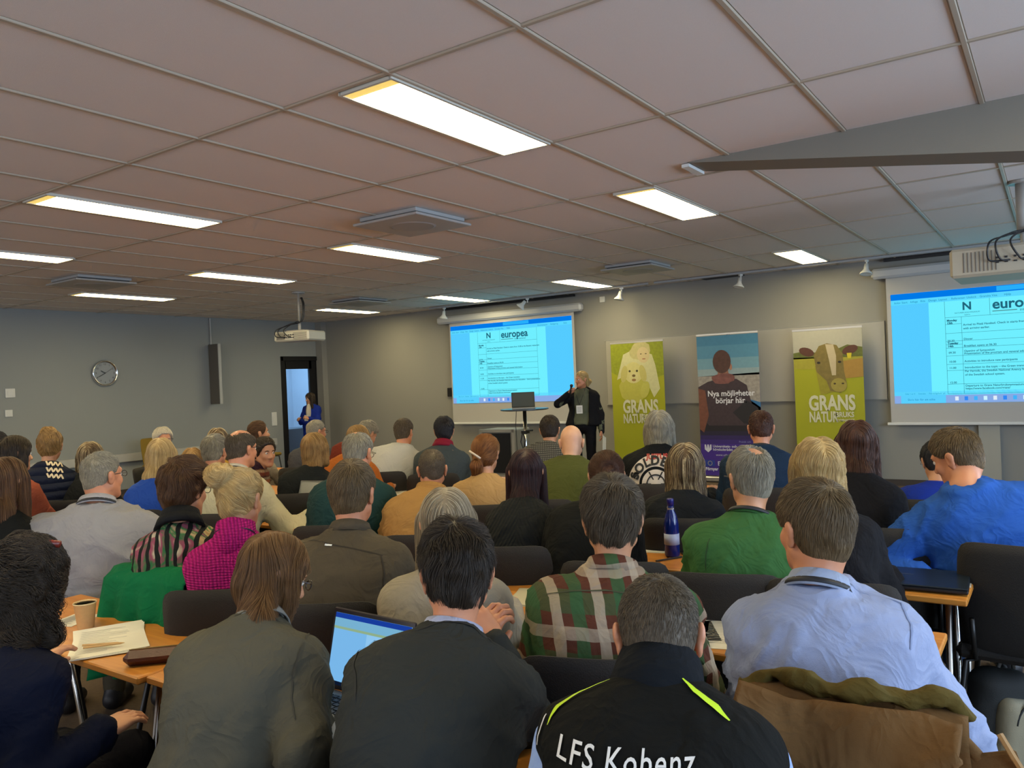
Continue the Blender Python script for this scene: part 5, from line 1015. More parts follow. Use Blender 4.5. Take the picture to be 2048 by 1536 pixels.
sitter('striped', 'woman with striped blond top hair', 'woman with dark hair and blond highlights behind the grey-haired man in maroon', 435, 884, 4.05, 4.0, yaw=20, hy=60, hp=4, fem=1, top=('plain', (.35, .20, .03), (0, 0, 0), 'top'), hair='long', hc='streak', ho=dict(L=.24, t=.008), ln=.15, nst=2200, rad=.0015, far=1.6)
sitter('floral', 'person in the dark floral top', 'person in a dark floral top seated before the white-haired woman', 385, 925, 3.7, 3.7, yaw=40, hy=50, hp=4, fem=1, z=None, top=('floral', (.012, .014, .014), (.35, .35, .33), 'top'), hair='long', hc='honey', ho=dict(L=.2, t=.006), ln=.1, nst=1500, rad=.0015, far=1.6)
sitter('whitehair', 'white-haired woman with red glasses', 'white-haired woman with dark red glasses facing the room by the side wall', 326, 880, 4.25, 4.3, yaw=-60, hy=-100, hp=2, fem=1, top=('plain', (.045, .035, .07), (0, 0, 0), 'cardigan'), hair='short', hc='white', ho=dict(t=.016, amp=.006, mess=.5), ln=.03, nst=2500, rad=.0014, far=1.5, glasses=1, tone='r')
sitter('womantop', 'brown-haired woman by the door side', 'woman with smooth brown hair tied back, profile to the right, near the mustard chair', 518, 866, 4.75, 4.7, yaw=-10, hy=-20, hp=-2, fem=1, top=('plain', (.30, .26, .20), (0, 0, 0), 'top'), hair='tail', hc='brown', ho=dict(L=.12, t=.006), ln=.06, nst=2200, rad=.0014, far=1.6)
# fifth row and beyond
sitter('greyglasses', 'man in the grey jumper by the door', 'man with cropped grey hair and glasses in a grey jumper, profile to the right', 633, 864, 4.95, 4.8, yaw=30, hy=-8, hp=2, w=1.05, top=('plain', (.055, .055, .065), (0, 0, 0), 'jumper'), hair='short', hc='grey', ho=dict(t=.003), ln=.008, nst=2200, rad=.0012, steps=4, far=1.6, glasses=1, tone='r', bulk=.024, lift=.002)
sitter('redgrey', 'grey-haired person in rust red', 'grey-haired person bent forward in a rust red jumper', 735, 868, 5.05, 4.72, yaw=36, hy=-2, hp=34, w=1.08, top=('plain', (.135, .022, .012), (0, 0, 0), 'jumper'), hair='short', hc='grey', ho=dict(t=.014, amp=.004, mess=.5), ln=.03, nst=2500, rad=.0014, far=1.6, bulk=.024, dx=-.22)
sitter('orange', 'blond woman in orange', 'blond woman bent forward in an orange jumper', 716, 882, 4.25, 3.95, yaw=34, hy=6, hp=26, fem=1, top=('plain', (.40, .115, .018), (0, 0, 0), 'jumper'), hair='long', hc='honey', ho=dict(L=.15, t=.008), ln=.10, nst=2500, rad=.0014, far=1.5, bulk=.02, dx=-.06, HR=(.30, .40, .78), w=1.05)
sitter('whiteshirt', 'man in the white shirt', 'dark-haired bearded man in a loose off-white shirt by the front wall', 808, 864, 5.0, 4.72, yaw=34, hy=16, hp=3, w=1.12, top=('plain', (.50, .50, .46), (0, 0, 0), 'shirt'), hair='short', hc='dgrey', ho=dict(t=.008), ln=.022, nst=2500, rad=.0013, far=1.5, bulk=.028, folds=.012, tone='r', dx=-.10)
sitter('dkhair', 'black-haired woman in slate grey', 'woman with short black hair, red scarf and slate grey jumper with a shoulder strap', 888, 862, 4.98, 4.75, yaw=32, hy=38, hp=4, fem=1, w=1.16, top=('plain', (.045, .058, .065), (0, 0, 0), 'jumper'), hair='short', hc='black', ho=dict(t=.014, zl=([-.12, -.07, -.035, -.012, .02, .045, .072, .10], [-.10, -.10, -.08, -.04, .0, .03, .072, .085])), ln=.035, nst=3000, rad=.0014, far=1.5, bulk=.024, collar=('scarf', (.20, .012, .03), .02))
sitter('plaiddk', 'man in the small-check shirt', 'dark-haired man in a grey small-check shirt before the equipment case', 1100, 860, 5.35, 5.0, yaw=30, hy=22, hp=4, w=1.1, top=('check', (.13, .13, .12), (.03, .03, .03), 'shirt'), hair='short', hc='dark', ho=dict(t=.009), ln=.022, nst=2500, rad=.0013, far=1.5, bulk=.022, dx=-.05)
sitter('logo', 'grey-haired man with the ring logo', 'man with long grey hair in a black jacket with a pale round logo', 1318, 858, 4.95, 4.72, yaw=22, hy=20, hp=2, w=1.15, s=1.03, top=('plain', (.008, .009, .010), (0, 0, 0), 'jacket'), hair='long', hc='grey', ho=dict(L=.15, t=.014, w=.080, amp=.006, mess=.45, fl=.12), ln=.09, nst=4500, rad=.0013, far=1.3, bulk=.024, sleeve=.8, HR=(.36, .34, .76), tone='t')
sitter('navyman', 'man in the navy fleece', 'man with short dark hair in a navy fleece in front of the middle banner', 1522, 857, 5.0, 4.75, yaw=16, hy=18, hp=3, w=1.12, top=('plain', (.012, .028, .060), (0, 0, 0), 'fleece'), hair='short', hc='chest', ho=dict(t=.005), ln=.014, nst=2800, rad=.0012, steps=5, far=1.4, lift=.003, tone='r', bulk=.022, lany=1)
sitter('blueback', 'dark-haired person in cobalt', 'dark-haired person in a cobalt blue top hidden behind the blue sweatshirt man', 1875, 925, 4.85, 4.6, yaw=10, hy=20, hp=20, top=('plain', (.008, .028, .27), (0, 0, 0), 'top'), hair='short', hc='black', ho=dict(t=.012), ln=.03, nst=2000, rad=.0013, far=1.4, dx=-.02, glasses=1)
# standing
person('speaker', 'woman with a fair ponytail speaking into a microphone, dark cardigan over a green blouse', 1163, 759, 9.5, 9.5, yaw=196, hy=152, hp=2, w=1.12, s=.98, fem=1, stand=1, top=('plain', (.12, .13, .085), (0, 0, 0), 'blouse'), trou=(.008, .008, .010), hair='tail', hc='blond', ho=dict(L=.11, t=.008, T=(.0, -.125, .01)), ln=.07, nst=3000, rad=.0016, far=1.5, HR=(.12, .22, 1.36), hR='mic', HL=(-.27, .06, .78), hl='down', elL=(-.6, -.5, 0), elR=(.8, -.2, -.6), tone='r', bulk=.010, nk=None)
person('bluesuit', 'woman with long dark hair in a cobalt blue suit standing by the glass door', 620, 797, 10.25, 10.25, yaw=200, hy=168, hp=8, w=1.0, s=.96, fem=1, stand=1, top=('plain', (.012, .030, .26), (0, 0, 0), 'blazer'), trou=(.010, .028, .24), hair='long', hc='dark', ho=dict(L=.30, t=.008, w=.075, mess=.25, bk=.03), ln=.18, nst=2500, rad=.0022, far=1.7, steps=9, HR=(.10, .28, 1.0), HL=(-.10, .28, 1.02), hR='hold', hl='hold', tone='n', bulk=.018)

MUST = mat('mustard_fabric', (.23, .145, .012), .8, bump=.3, bscale=200)
chair(-11.45, 8.85, -80, 'mustard yellow chair just left of the glass door', 'mustard chairs by the side wall', MUST); chair(-11.75, 7.15, -85, 'mustard yellow chair by the side wall, behind the white-haired woman', 'mustard chairs by the side wall', MUST)
chair(.02, 3.62, -4, 'large looking charcoal chair at the right picture edge with its back to the viewer') if 0 else None
# ---------------------------------------------------------------- prints and pieces on clothing
def proj_local(who, px, py):
    """where the sight line of a photo pixel meets the person's back, in the person's own x, z"""
    pp = PEOPLE[who]; rt_ = pp['root']; Mi = rt_.matrix_basis.inverted(); dr = Vector(at(px, py, y=1.)-CC).normalized() if True else None
    o = Mi @ Vector(CC); d = (Mi.to_3x3() @ dr).normalized(); sm = pp['shirt'].data
    if '_bvh' not in pp: pp['_bvh'] = BVHTree.FromPolygons([tuple(q.co) for q in sm.vertices], [tuple(pl.vertices) for pl in sm.polygons])
    loc, n, _, _ = pp['_bvh'].ray_cast(o, d)
    if loc is None: t_ = (Vector(pp['nb'])-o).dot(d); loc, n, _, _ = pp['_bvh'].find_nearest(o+d*t_)
    return loc, n
def patch(who, name, pts2, m, off=.003, sub=6):
    """flat patch with outline pts (local x, z) laid on the back"""
    import bmesh
    bm = bmesh.new(); vs = [bm.verts.new((x, 0, z)) for x, z in pts2]; bm.faces.new(vs); bmesh.ops.triangulate(bm, faces=bm.faces[:])
    for _ in range(3): bmesh.ops.subdivide_edges(bm, edges=[e for e in bm.edges if e.calc_length() > .015], cuts=1); bmesh.ops.triangulate(bm, faces=bm.faces[:])
    v = [(q.co.x, q.co.z) for q in bm.verts]; f = [tuple(q.index for q in fc.verts) for fc in bm.faces]; bm.free()
    return drape(who, name, v, f, m, off)
def strip(who, name, path, wid, m, off=.004):
    """band along photo-measured points on somebody's back; path = list of (px, py), wid = widths in metres"""
    P_ = []
    for (px, py) in path:
        l, n = proj_local(who, px, py)
        if l is not None: P_.append((l, n))
    if len(P_) < 2: return
    N_ = 24; L = []
    for i in range(N_+1):
        t = i/N_*(len(P_)-1); k = min(int(t), len(P_)-2); u = t-k; L.append((P_[k][0].lerp(P_[k+1][0], u), P_[k][1].lerp(P_[k+1][1], u)))
    vs = []; fs = []; bv = PEOPLE[who]['_bvh']
    for i, (p, n) in enumerate(L):
        q = L[min(i+1, N_)][0]-L[max(i-1, 0)][0]; q.normalize(); sd = q.cross(n).normalized(); t = i/N_; w_ = np.interp(t, np.linspace(0, 1, len(wid)), wid)/2
        for s_ in (-1, 1):
            a = p+sd*w_*s_; loc, nn, _, _ = bv.find_nearest(a); vs.append(tuple(loc+nn*off))
    for i in range(N_): fs.append((2*i, 2*i+1, 2*i+3, 2*i+2))
    o = mesh(name, vs, fs, m, PEOPLE[who]['root'], True); return o
NEON = mat('neon_piping', (.55, .80, .02), .5); THREAD = mat('white_embroidery', (.72, .72, .70), .6)
strip('kobenz', 'piping', [(1098, 1452), (1118, 1415), (1160, 1388), (1222, 1362)], [.002, .014, .008, .002], NEON)
strip('kobenz', 'piping', [(1362, 1358), (1390, 1385), (1430, 1415), (1458, 1445)], [.002, .010, .014, .003], NEON)
strip('kobenz', 'white_piping', [(1078, 1490), (1084, 1460), (1096, 1430)], [.004, .006, .004], THREAD)
def back_text(who, s, px, py, size, ang, m, shear=.1, bold=.003, al='LEFT', off=.004, space=1., name='lettering', xs=1.):
    l, n = proj_local(who, px, py)
    if l is None: return
    v, f = text_mesh(s, size, shear, bold, 1, al, space); a = R(ang)
    return drape(who, name, [(l.x+x*xs*math.cos(a)-y*math.sin(a), l.z+x*xs*math.sin(a)+y*math.cos(a)) for x, y, z in v], f, m, off)
back_text('kobenz', 'LFS Kobenz', 1112, 1508, .036, 1.5, THREAD, .22, .0002, space=1.12, xs=1.12)
# round logo of the grey-haired man
l, n = proj_local('logo', 1312, 968)
if l is not None:
    CRM = mat('logo_cream', (.55, .48, .40), .7); BK = mat('logo_black', (.01, .01, .01), .8)
    ring_ = lambda r0, r1, a0, a1, n_=40: ([(l.x+r*math.cos(t), l.z+r*math.sin(t)) for t in np.linspace(a0, a1, n_) for r in (r0, r1)], [(2*i, 2*i+1, 2*i+3, 2*i+2) for i in range(n_-1)])
    v, f = ring_(.105, .175, R(-10), R(190)); drape('logo', 'logo_band', v, f, CRM, .004)
    v, f = ring_(.0, .088, 0, 2*math.pi); drape('logo', 'logo_disc', v, f, CRM, .004)
    v, f = ring_(.052, .060, 0, 2*math.pi); drape('logo', 'logo_ring', v, f, BK, .006)
    for k in range(6):
        a = k*math.pi/3; drape('logo', 'logo_spoke', [(l.x+math.cos(a+q)*r, l.z+math.sin(a+q)*r) for q, r in ((-.12, .03), (.12, .03), (.05, .085), (-.05, .085))], [(0, 1, 2, 3)], BK, .006)
    for k, chh in enumerate('SOLDERÅ'):
        a = math.pi-.35-k*.40; v, f = text_mesh(chh, .075, bold=.003, cuts=0, align='CENTER'); r = a-math.pi/2
        drape('logo', 'lettering', [(l.x+math.cos(a)*.115+x*math.cos(r)-y*math.sin(r), l.z+math.sin(a)*.115+x*math.sin(r)+y*math.cos(r)) for x, y, z in v], f, BK, .007)
    back_text('logo', 'JUSTUS', 1314, 918, .042, 0, mat('logo_red', (.35, .03, .02), .6), 0, .002, 'CENTER')
# zigzag sleeve of the quilted-vest woman
pp = PEOPLE['vest']; ZZ = mat('zigzag_yarn', (.62, .52, .36), .8)
for k in range(3):
    strip('vest', 'zigzag_band', [(92+k+i*4.6, 927+k*12+(5 if i % 2 else -4)+i*.3) for i in range(8)], [.011, .011], ZZ, .004)
# vest: light blue shirt sleeves of the lettered vest man
pp = PEOPLE['kobenz']; LB = cloth('plain', (.30, .42, .72))
for k in (-1, 1):
    F = Field(np.minimum.reduce([pp['sh'][k], pp['el'][k], pp['wr'][k]])-.1, np.maximum.reduce([pp['sh'][k], pp['el'][k], pp['wr'][k]])+.1, .012)
    F.cap(tuple(pp['sh'][k]*1.0+np.array([k*.012, 0, -.02])), tuple(pp['el'][k]), .066, .060, .03).cap(tuple(pp['el'][k]), tuple(pp['wr'][k]), .058, .040, .02); v, q = F.mesh(); nn = vnorm(v, q)
    v = v+nn*(.006*np.exp(-np.abs(vn(v*A3(12, 12, 22), 3))*5))[:, None]; mesh('shirt_sleeve', v, q, LB, pp['root'], True)
# badge, paper and microphone
pp = PEOPLE['speaker']; rt = pp['root']; MW = rt.matrix_basis
w_ = pp['wr'][1]; m = MB(); dv = Vector((-.25, .25, .9)).normalized(); c0 = Vector(w_)+Vector((-.03, .05, .03)); m.tube([c0-dv*.10, c0, c0+dv*.05], [.011, .013, .015], 10); hd = c0+dv*.07; 
m.lathe([(.0, -.022), (.018, -.012), (.023, .004), (.016, .019), (.0, .024)], 14, tuple(hd)); o = m.build('microphone', BLACKP, None, True); o.matrix_basis = MW; tag(o, 'black handheld microphone held up by the speaker', 'microphone')
wl = Vector(pp['wr'][-1]); o = MB().box((0, 0, 0), (.004, .20, .28), 0, Matrix.Rotation(R(14), 3, 'X')).build('paper_sheet', PAPER); o.matrix_basis = MW @ Matrix.Translation(wl+Vector((-.035, .03, -.20))); tag(o, 'white paper hanging from the speaker\'s lowered hand', 'paper')
m = MB(); m.box((0, .0, 0), (.085, .004, .11)); o = m.build('name_badge', WHITEP); tag(o, 'white name badge hanging on the speaker\'s green blouse', 'badge'); o.matrix_basis = MW @ Matrix.Translation(Vector((.0, .19, 1.13)))
for q in range(4): obj_box('print_line', (0, .003, .025-q*.018), (.055, .001, .004), INK, o)
m = MB(); m.tube([(-.06, .05, 1.42), (-.05, .14, 1.33), (0, .19, 1.19)], .004, 5); m.tube([(.06, .05, 1.42), (.05, .14, 1.33), (0, .19, 1.19)], .004, 5); m.build('lanyard_band', BLACKP, rt)
# open dark cardigan of the speaker
def cardigan(who, col, infl=.022, openw=.105, nm='cardigan', hem=.84):
    pp = PEOPLE[who]; P0_ = pp['P0']; lo = np.minimum.reduce([P0_-.26, pp['nb']-.2]+list(pp['el'].values())+list(pp['wr'].values()))-.08; hi = np.maximum.reduce([P0_+.26, pp['nb']+.15]+list(pp['el'].values())+list(pp['wr'].values()))+.08
    tf_ = torso_fn(tuple(P0_), pp['nb'], PROF_F, 1.14, 1.1, .03)[0]; F = Field(lo, hi, .018); F.op(lambda p: tf_(p)-infl, lo, hi)
    for k in (-1, 1): F.cap(tuple(pp['sh'][k]), tuple(pp['el'][k]), .060, .054, .03).cap(tuple(pp['el'][k]), tuple(pp['wr'][k]), .052, .040, .02)
    F.op(lambda p: np.maximum(np.abs(p[..., 0])-openw, -.03-p[..., 1]), lo, hi, 0, 's'); v, q = F.mesh(); nn = vnorm(v, q); v = v+nn*(.006*vn(v*16, 2))[:, None]
    return mesh(nm, v, q, cloth('plain', col), pp['root'], True)
cardigan('speaker', (.010, .010, .012)); 
pp = PEOPLE['bluesuit']; mesh('blouse', *(lambda F: F.mesh())(Field((-.1, .02, .95), (.1, .22, 1.42), .012).ell((0, .06, 1.12), (.045, .09, .17))), cloth('plain', (.55, .50, .40)), pp['root'], True)
m = MB(); m.box((0, 0, 0), (.075, .004, .11)); o = m.build('name_badge', WHITEP); o.matrix_basis = pp['root'].matrix_basis @ Matrix.Translation(Vector((.0, .175, 1.02))); tag(o, 'white name badge of the woman in the cobalt suit', 'badge')
# ---------------------------------------------------------------- things on the tables
TZ = .7305
def sheet(lab, px, py, rz, w=.21, h=.297, n=1, lines=True, z=TZ, curl=.0, name='paper_sheet', m=None, grp='paper sheets on the tables', pts=None):
    c = at(px, py, z=z) if pts is None else pts; e = None
    for k in range(n):
        vs = []; fs = []; N_ = 8
        for i in range(N_+1):
            for j in range(2): t = i/N_; vs.append(((j-.5)*w, (t-.5)*h, .001+k*.0015+curl*((t-.5)*2)**2*(1 if t > .5 else .3)))
        for i in range(N_): fs.append((2*i, 2*i+1, 2*i+3, 2*i+2))
        th = len(vs); vs += [(x, y, z_-.0012) for x, y, z_ in vs]; fs += [tuple(q+th for q in f[::-1]) for f in fs]; per = [2*i for i in range(N_+1)]+[2*i+1 for i in range(N_, -1, -1)]
        for i in range(len(per)): a, b = per[i], per[(i+1) % len(per)]; fs.append((b, a, a+th, b+th))
        o = mesh(name if e is None else 'sheet', vs, fs, m or PAPER, e)
        if e is None: e = o; o.location = c; o.rotation_euler = (0, 0, R(rz)); tag(o, lab, 'paper', grp)
        else: o.rotation_euler = (0, 0, R(3*k)); o.location = (.004*k, .005*k, 0)
    if lines:
        L = MB()
        for q in range(15): 
            ww = w*(.40+.35*rng.random()); y_ = h*.40-q*h*.052; t = y_/h+.5; zc = .0016+(n-1)*.0015+curl*((t-.5)*2)**2*(1 if t > .5 else .3)+.0008; L.add([(-w*.40, y_, zc), (-w*.40+ww, y_, zc), (-w*.40+ww, y_+.0035, zc), (-w*.40, y_+.0035, zc)], [(0, 1, 2, 3)])
        L.build('printed_lines', mat('faint_print', (.42, .41, .36), .8), e)
    return e
sheet('stapled white papers with a pencil on top, beside the curly woman', 215, 1286, 58, .22, .32, 3, True, TZ, .012)
p = at(200, 1292, z=TZ+.012); m = MB(); m.tube([(-.055, 0, 0), (.055, 0, 0)], .004, 6); m.tube([(.055, 0, 0), (.068, 0, 0)], [.004, .0008], 6); o = m.build('pencil', mat('pencil_wood', (.55, .33, .12), .5)); o.location = p+np.array([0, 0, .006]); o.rotation_euler = (0, 0, R(40)); tag(o, 'wooden pencil lying on the stapled papers, long one', 'pencil')
o2 = o.copy(); C.objects.link(o2); o2.location = p+np.array([.02, -.004, .006]); o2.rotation_euler = (0, 0, R(52)); o2['label'] = 'second wooden pencil crossing the first on the stapled papers'
sheet('small white paper beside the paper cup, half behind the curly woman', 148, 1240, 20, .12, .15, 1)
e = empty('paper_cup', at(172, 1256, z=TZ), 0, 'tan paper cup standing on the nearest table', 'cup'); CUP = mat('cup_card', (.60, .38, .15), .7, var=.1, vscale=90)
MB().lathe([(.027, 0), (.037, .088), (.0385, .090), (.0385, .0925), (.036, .0925), (.0355, .088), (.034, .080)], 28, caps=False).build('cup_wall', CUP, e, True); MB().lathe([(.0345, .074), (.0345, .079)], 24).build('drink', mat('milky_drink', (.50, .40, .20), .5), e); MB().lathe([(.0385, .0895), (.040, .092), (.0385, .0945), (.0365, .092), (.0385, .0895)], 28).build('rolled_rim', mat('cup_rim', (.72, .58, .30), .6), e, True)
o = MB().box((0, 0, .024), (.20, .062, .046), 0, None, .018).build('pencil_case', mat('brown_leather', (.085, .025, .014), .45, bump=.3, bscale=200)); o.location = at(318, 1325, z=TZ); o.rotation_euler = (0, 0, R(45)); tag(o, 'oblong brown leather case on the nearest table', 'pencil case'); obj_box('zipper', (0, -.0, .048), (.17, .004, .003), mat('zip_brass', (.4, .3, .12), .3, .8), o)
laptop('open silver laptop with a lit blue document screen on the nearest table', tuple(at(672, 1374, z=TZ)+np.array([.152, -.150, 0])), R(-2), 104, .31, (.42, .40, .36), True, back=(.05, .045, .05))
o = MB().box((0, 0, .022), (.10, .16, .042), 0, None, .02).build('glasses_case', mat('dark_red_leather', (.06, .008, .012), .3)); o.location = at(638, 1352, z=TZ); o.rotation_euler = (0, 0, R(20)); tag(o, 'glossy dark red spectacle case half behind the lit laptop', 'spectacle case')
sheet('white printed sheet beside the man in the light blue shirt', 1470, 1268, 18, .21, .297, 1)
sheet('corner of a white sheet behind the head of the man in the lettered vest', 1388, 1262, 30, .14, .2, 1)
sheet('pale notebook on the second row table, left of the checked shirt', 1062, 1196, 16, .16, .23, 3, False, m=mat('notebook_cover', (.48, .44, .30), .6), name='notebook')
sheet('white sheet left of the beige top woman', 800, 1130, 10, .2, .28, 1)
sheet('papers behind the pen on the third row table, left of the blue bottle', 1300, 1092, 12, .21, .29, 3)
def phone(lab, px, py, rz, lit=False, z=TZ):
    o = MB().box((0, 0, .0045), (.072, .148, .008), 0, None, .003).build('mobile_phone', BLACKP); o.location = at(px, py, z=z); o.rotation_euler = (0, 0, R(rz)); tag(o, lab, 'phone'); obj_box('screen', (0, 0, .0090), (.064, .135, .0008), glow('phone_screen', (.10, .35, .6), .8) if lit else mat('phone_glass', (.02, .04, .07), .08), o)
phone('dark phone on the third row table left of the green sweater', 1394, 1112, 60); phone('phone with a lit screen on the fourth row table beside the blue sleeve', 1828, 1058, 80, True); phone('phone with a bluish screen on the fifth row table by the right', 1798, 996, 70, True)
sheet('white sheet below the lit phone on the fourth row table', 1832, 1078, 6, .21, .12, 1); sheet('papers on the far fifth row table right of the chestnut hair', 1800, 985, 5, .30, .2, 1)
phone('dark phone on the second row table behind the beige top woman', 1018, 1150, 70)
sheet('folded blue grey cover on the second row table', 1030, 1158, 60, .10, .16, 1, False, m=mat('blue_cover', (.10, .13, .20), .5), name='folder')
e = empty('closed_laptop', at(1812, 1162, z=TZ+.004), R(3), 'closed black laptop lying on papers at the right end of the third row table', 'laptop'); obj_box('base', (0, 0, .008), (.42, .27, .014), BLACKP, e, .004); obj_box('lid', (0, 0, .019), (.42, .27, .007), mat('lid_dark', (.020, .030, .042), .28, .3), e, .003); obj_box('badge', (0, .02, .0228), (.05, .008, .0005), mat('dark_badge', (.05, .06, .07), .3), e)
sheet('white papers under the closed black laptop', 1838, 1150, 3, .36, .26, 1, False)
sheet('dark phone-sized sleeve left of the closed laptop', 1700, 1134, 80, .06, .09, 1, False, m=BLACKP, name='card_holder')
e = empty('water_bottle', at(1345, 1112, z=TZ), 0, 'blue plastic water bottle with a blue cap and pale label', 'bottle'); BLUEP = mat('blue_bottle', (.008, .022, .20), .12, trans=.35)
MB().lathe([(.0, .0), (.030, .0), (.034, .006), (.034, .13), (.033, .15), (.026, .185), (.015, .215), (.014, .232), (.0, .232)], 28).build('bottle_body', BLUEP, e, True)
MB().lathe([(.0, .262), (.014, .262), (.0155, .258), (.0155, .232), (.0, .232)], 20).build('cap', mat('cap_blue', (.010, .012, .16), .35), e, True); MB().lathe([(.0345, .055), (.0345, .105)], 28).build('label', mat('bottle_label', (.33, .38, .55), .5), e, True); MB().lathe([(.0165, .207), (.0145, .222), (.0165, .222)], 20).build('neck_ring', WHITEP, e, True); MB().lathe([(.0272, .176), (.0245, .186)], 20).build('neck_band', mat('bottle_band', (.5, .55, .68), .5), e, True)
o = MB().tube([(-.07, 0, .005), (.07, 0, .005)], .0045, 6).build('pen', BLACKP); o.location = at(1338, 1120, z=TZ); o.rotation_euler = (0, 0, R(60)); tag(o, 'black pen in front of the blue bottle', 'pen')
laptop('open grey laptop with a dark screen on the third row table, left part', tuple(at(612, 1040, z=TZ)), R(14), 112, .33, (.28, .29, .28), False, back=(.055, .062, .068))
sheet('sheet the man in the cream jacket writes on', 612, 1030, -35, .21, .297, 2, True, TZ, .02); sheet('pale sheet on the third row table behind the brown wool shirt', 640, 1050, 25, .21, .297, 1)
e = empty('paper_cup', at(655, 1022, z=TZ), 0, 'white paper cup right of the grey laptop', 'cup'); MB().lathe([(.027, 0), (.037, .088), (.0385, .090), (.0385, .0925), (.036, .0925), (.026, .004), (.0, .004)], 22).build('cup_wall', mat('cup_white', (.62, .58, .48), .6), e, True)
sheet('sheet on the fourth row table left of the tan hoodie', 795, 985, 20, .21, .29, 1)
# pen of the writing man
pp = PEOPLE['cream']; w_ = Vector(pp['wr'][1]); o = MB().tube([(0, 0, 0), (.03, -.05, .12)], .0045, 6).build('pen', mat('pen_copper', (.35, .16, .06), .3)); o.matrix_basis = pp['root'].matrix_basis @ Matrix.Translation(w_+Vector((0, .08, -.02))); tag(o, 'pen in the hand of the man in the cream jacket', 'pen')
# ---------------------------------------------------------------- cloth over chairs
def drape_sheet(name, lab, cat, x, y, yaw, m, w=.47, ztop=.915, back=.34, front=.2, flare=1.15, folds=7, amp=.018, skew=0., yb=-.25):
    N_, K_ = 40, 36; vs = []; fs = []
    for i in range(N_+1):
        u = i/N_*2-1
        for j in range(K_+1):
            s_ = j/K_*(back+.06+front)  # run from the hem of the back, over the top, down the front
            lenb = back*(1-.30*skew*u)
            if s_ < back: dz = (back-s_)/back*lenb; k = dz/lenb; yy = yb-.055-.045*k-amp*k*math.sin(folds*u*1.7+1.3*math.sin(2*u))*1.0-.01; zz = ztop-.022-dz; ww = w/2*(1+(flare-1)*k)
            elif s_ < back+.06: a = (s_-back)/.06*math.pi; yy = yb-.032*math.cos(a)-.008; zz = ztop-.022+.024*math.sin(a); ww = w/2
            else: dz = s_-back-.06; yy = yb+.03+.01*dz; zz = ztop-.022-dz; ww = w/2
            zz -= .010*(abs(u)**6); vs.append((u*ww+.006*vn(A3(u*3, s_*9, 1.7)), yy+.006*float(vn(A3(u*4, s_*8, .3))), zz))
    for i in range(N_):
        for j in range(K_): a = i*(K_+1)+j; fs.append((a, a+1, a+K_+2, a+K_+1))
    o = mesh(name, vs, fs, m, None, True); sl = o.modifiers.new('thick', 'SOLIDIFY'); sl.thickness = .006; o.location = (x, y, 0); o.rotation_euler = (0, 0, R(yaw)); return tag(o, lab, cat)
drape_sheet('green_cloth', 'bright green jacket hung over a chair back, before the patterned blouse', 'jacket', -2.86, 1.93, 8, cloth('plain', (.004, .13, .045)), .435, .915, .36, .15, 1.12, 6, .020, .25)

COAT = cloth('plain', (.135, .072, .026)); OLV = cloth('plain', (.10, .072, .018))
CX, CY_, CA = -.375, 1.90, 4
drape_sheet('brown_coat', 'brown canvas coat with a hood hung over the chair of the light blue shirt man', 'coat', CX, CY_, CA, COAT, .40, .915, .62, .2, 1.28, 5, .024, 0.)
co = bpy.data.objects['brown_coat']
N_, K_ = 36, 16; vs = []; fs = []
for i in range(N_+1):
    u = i/N_*2-1; dep = .20*(1-abs(u)**1.4)+.03
    for j in range(K_+1):
        k = j/K_; vs.append((u*.195*(1-.05*k), -.335-.050*math.sin(math.pi*min(1, k*1.05))-.05*k-.008*math.sin(7*u+3*k), .925-dep*k+.006*math.sin(5*u)))
for i in range(N_):
    for j in range(K_): a = i*(K_+1)+j; fs.append((a, a+K_+1, a+K_+2, a+1))
vs = [(x, y-.012*abs(float(vn(A3(x*22, z*30, 2.), 4)))-.006, z) for x, y, z in vs]; o = mesh('hood', vs, fs, COAT, co, True); o.modifiers.new('thick', 'SOLIDIFY').thickness = .01
m = MB(); pts = []; rr = []
for i in range(49):
    u = i/48*2-1; pts.append((u*.205, -.27-.02*math.cos(3*u), .932+.006*math.sin(9*u)-.05*max(0, abs(u)-.8)*4)); rr.append(.018+.004*math.sin(11*u))
m.tube(pts, rr, 12); m.v = [(x+.006*float(vn(A3(x*30, y*60, z*60), 2)), y+.010*float(vn(A3(x*35, y*60, z*60), 5)), z+.010*float(vn(A3(x*35, y*60, z*60), 9))) for x, y, z in m.v]; m.build('lining_roll', OLV, co, True)
m = MB(); pts = [(x+.01, y-.045, z-.045) for x, y, z in pts]; m.tube(pts, .013, 10); m.build('hood_hem', COAT, co, True)
m = MB(); m.box((.245, -.30, .80), (.10, .012, .13), 0, Matrix.Rotation(R(-18), 3, 'Y'), .004); m.build('pocket_flap', COAT, co); m = MB()
for dx_, dz_ in ((.02, .03), (.03, -.03)): m.lathe([(.0, 0), (.008, 0), (.007, .004), (.0, .004)], 12, (.245+dx_, -.308, .80+dz_), Matrix.Rotation(R(90), 3, 'X'))
m.build('button', mat('coat_button', (.03, .018, .01), .4), co); m = MB(); m.tube([(.25, -.30, .90), (.27, -.32, .87), (.285, -.31, .84)], .006, 6); m.build('toggle_cord', mat('cord_tan', (.35, .2, .07), .5), co)
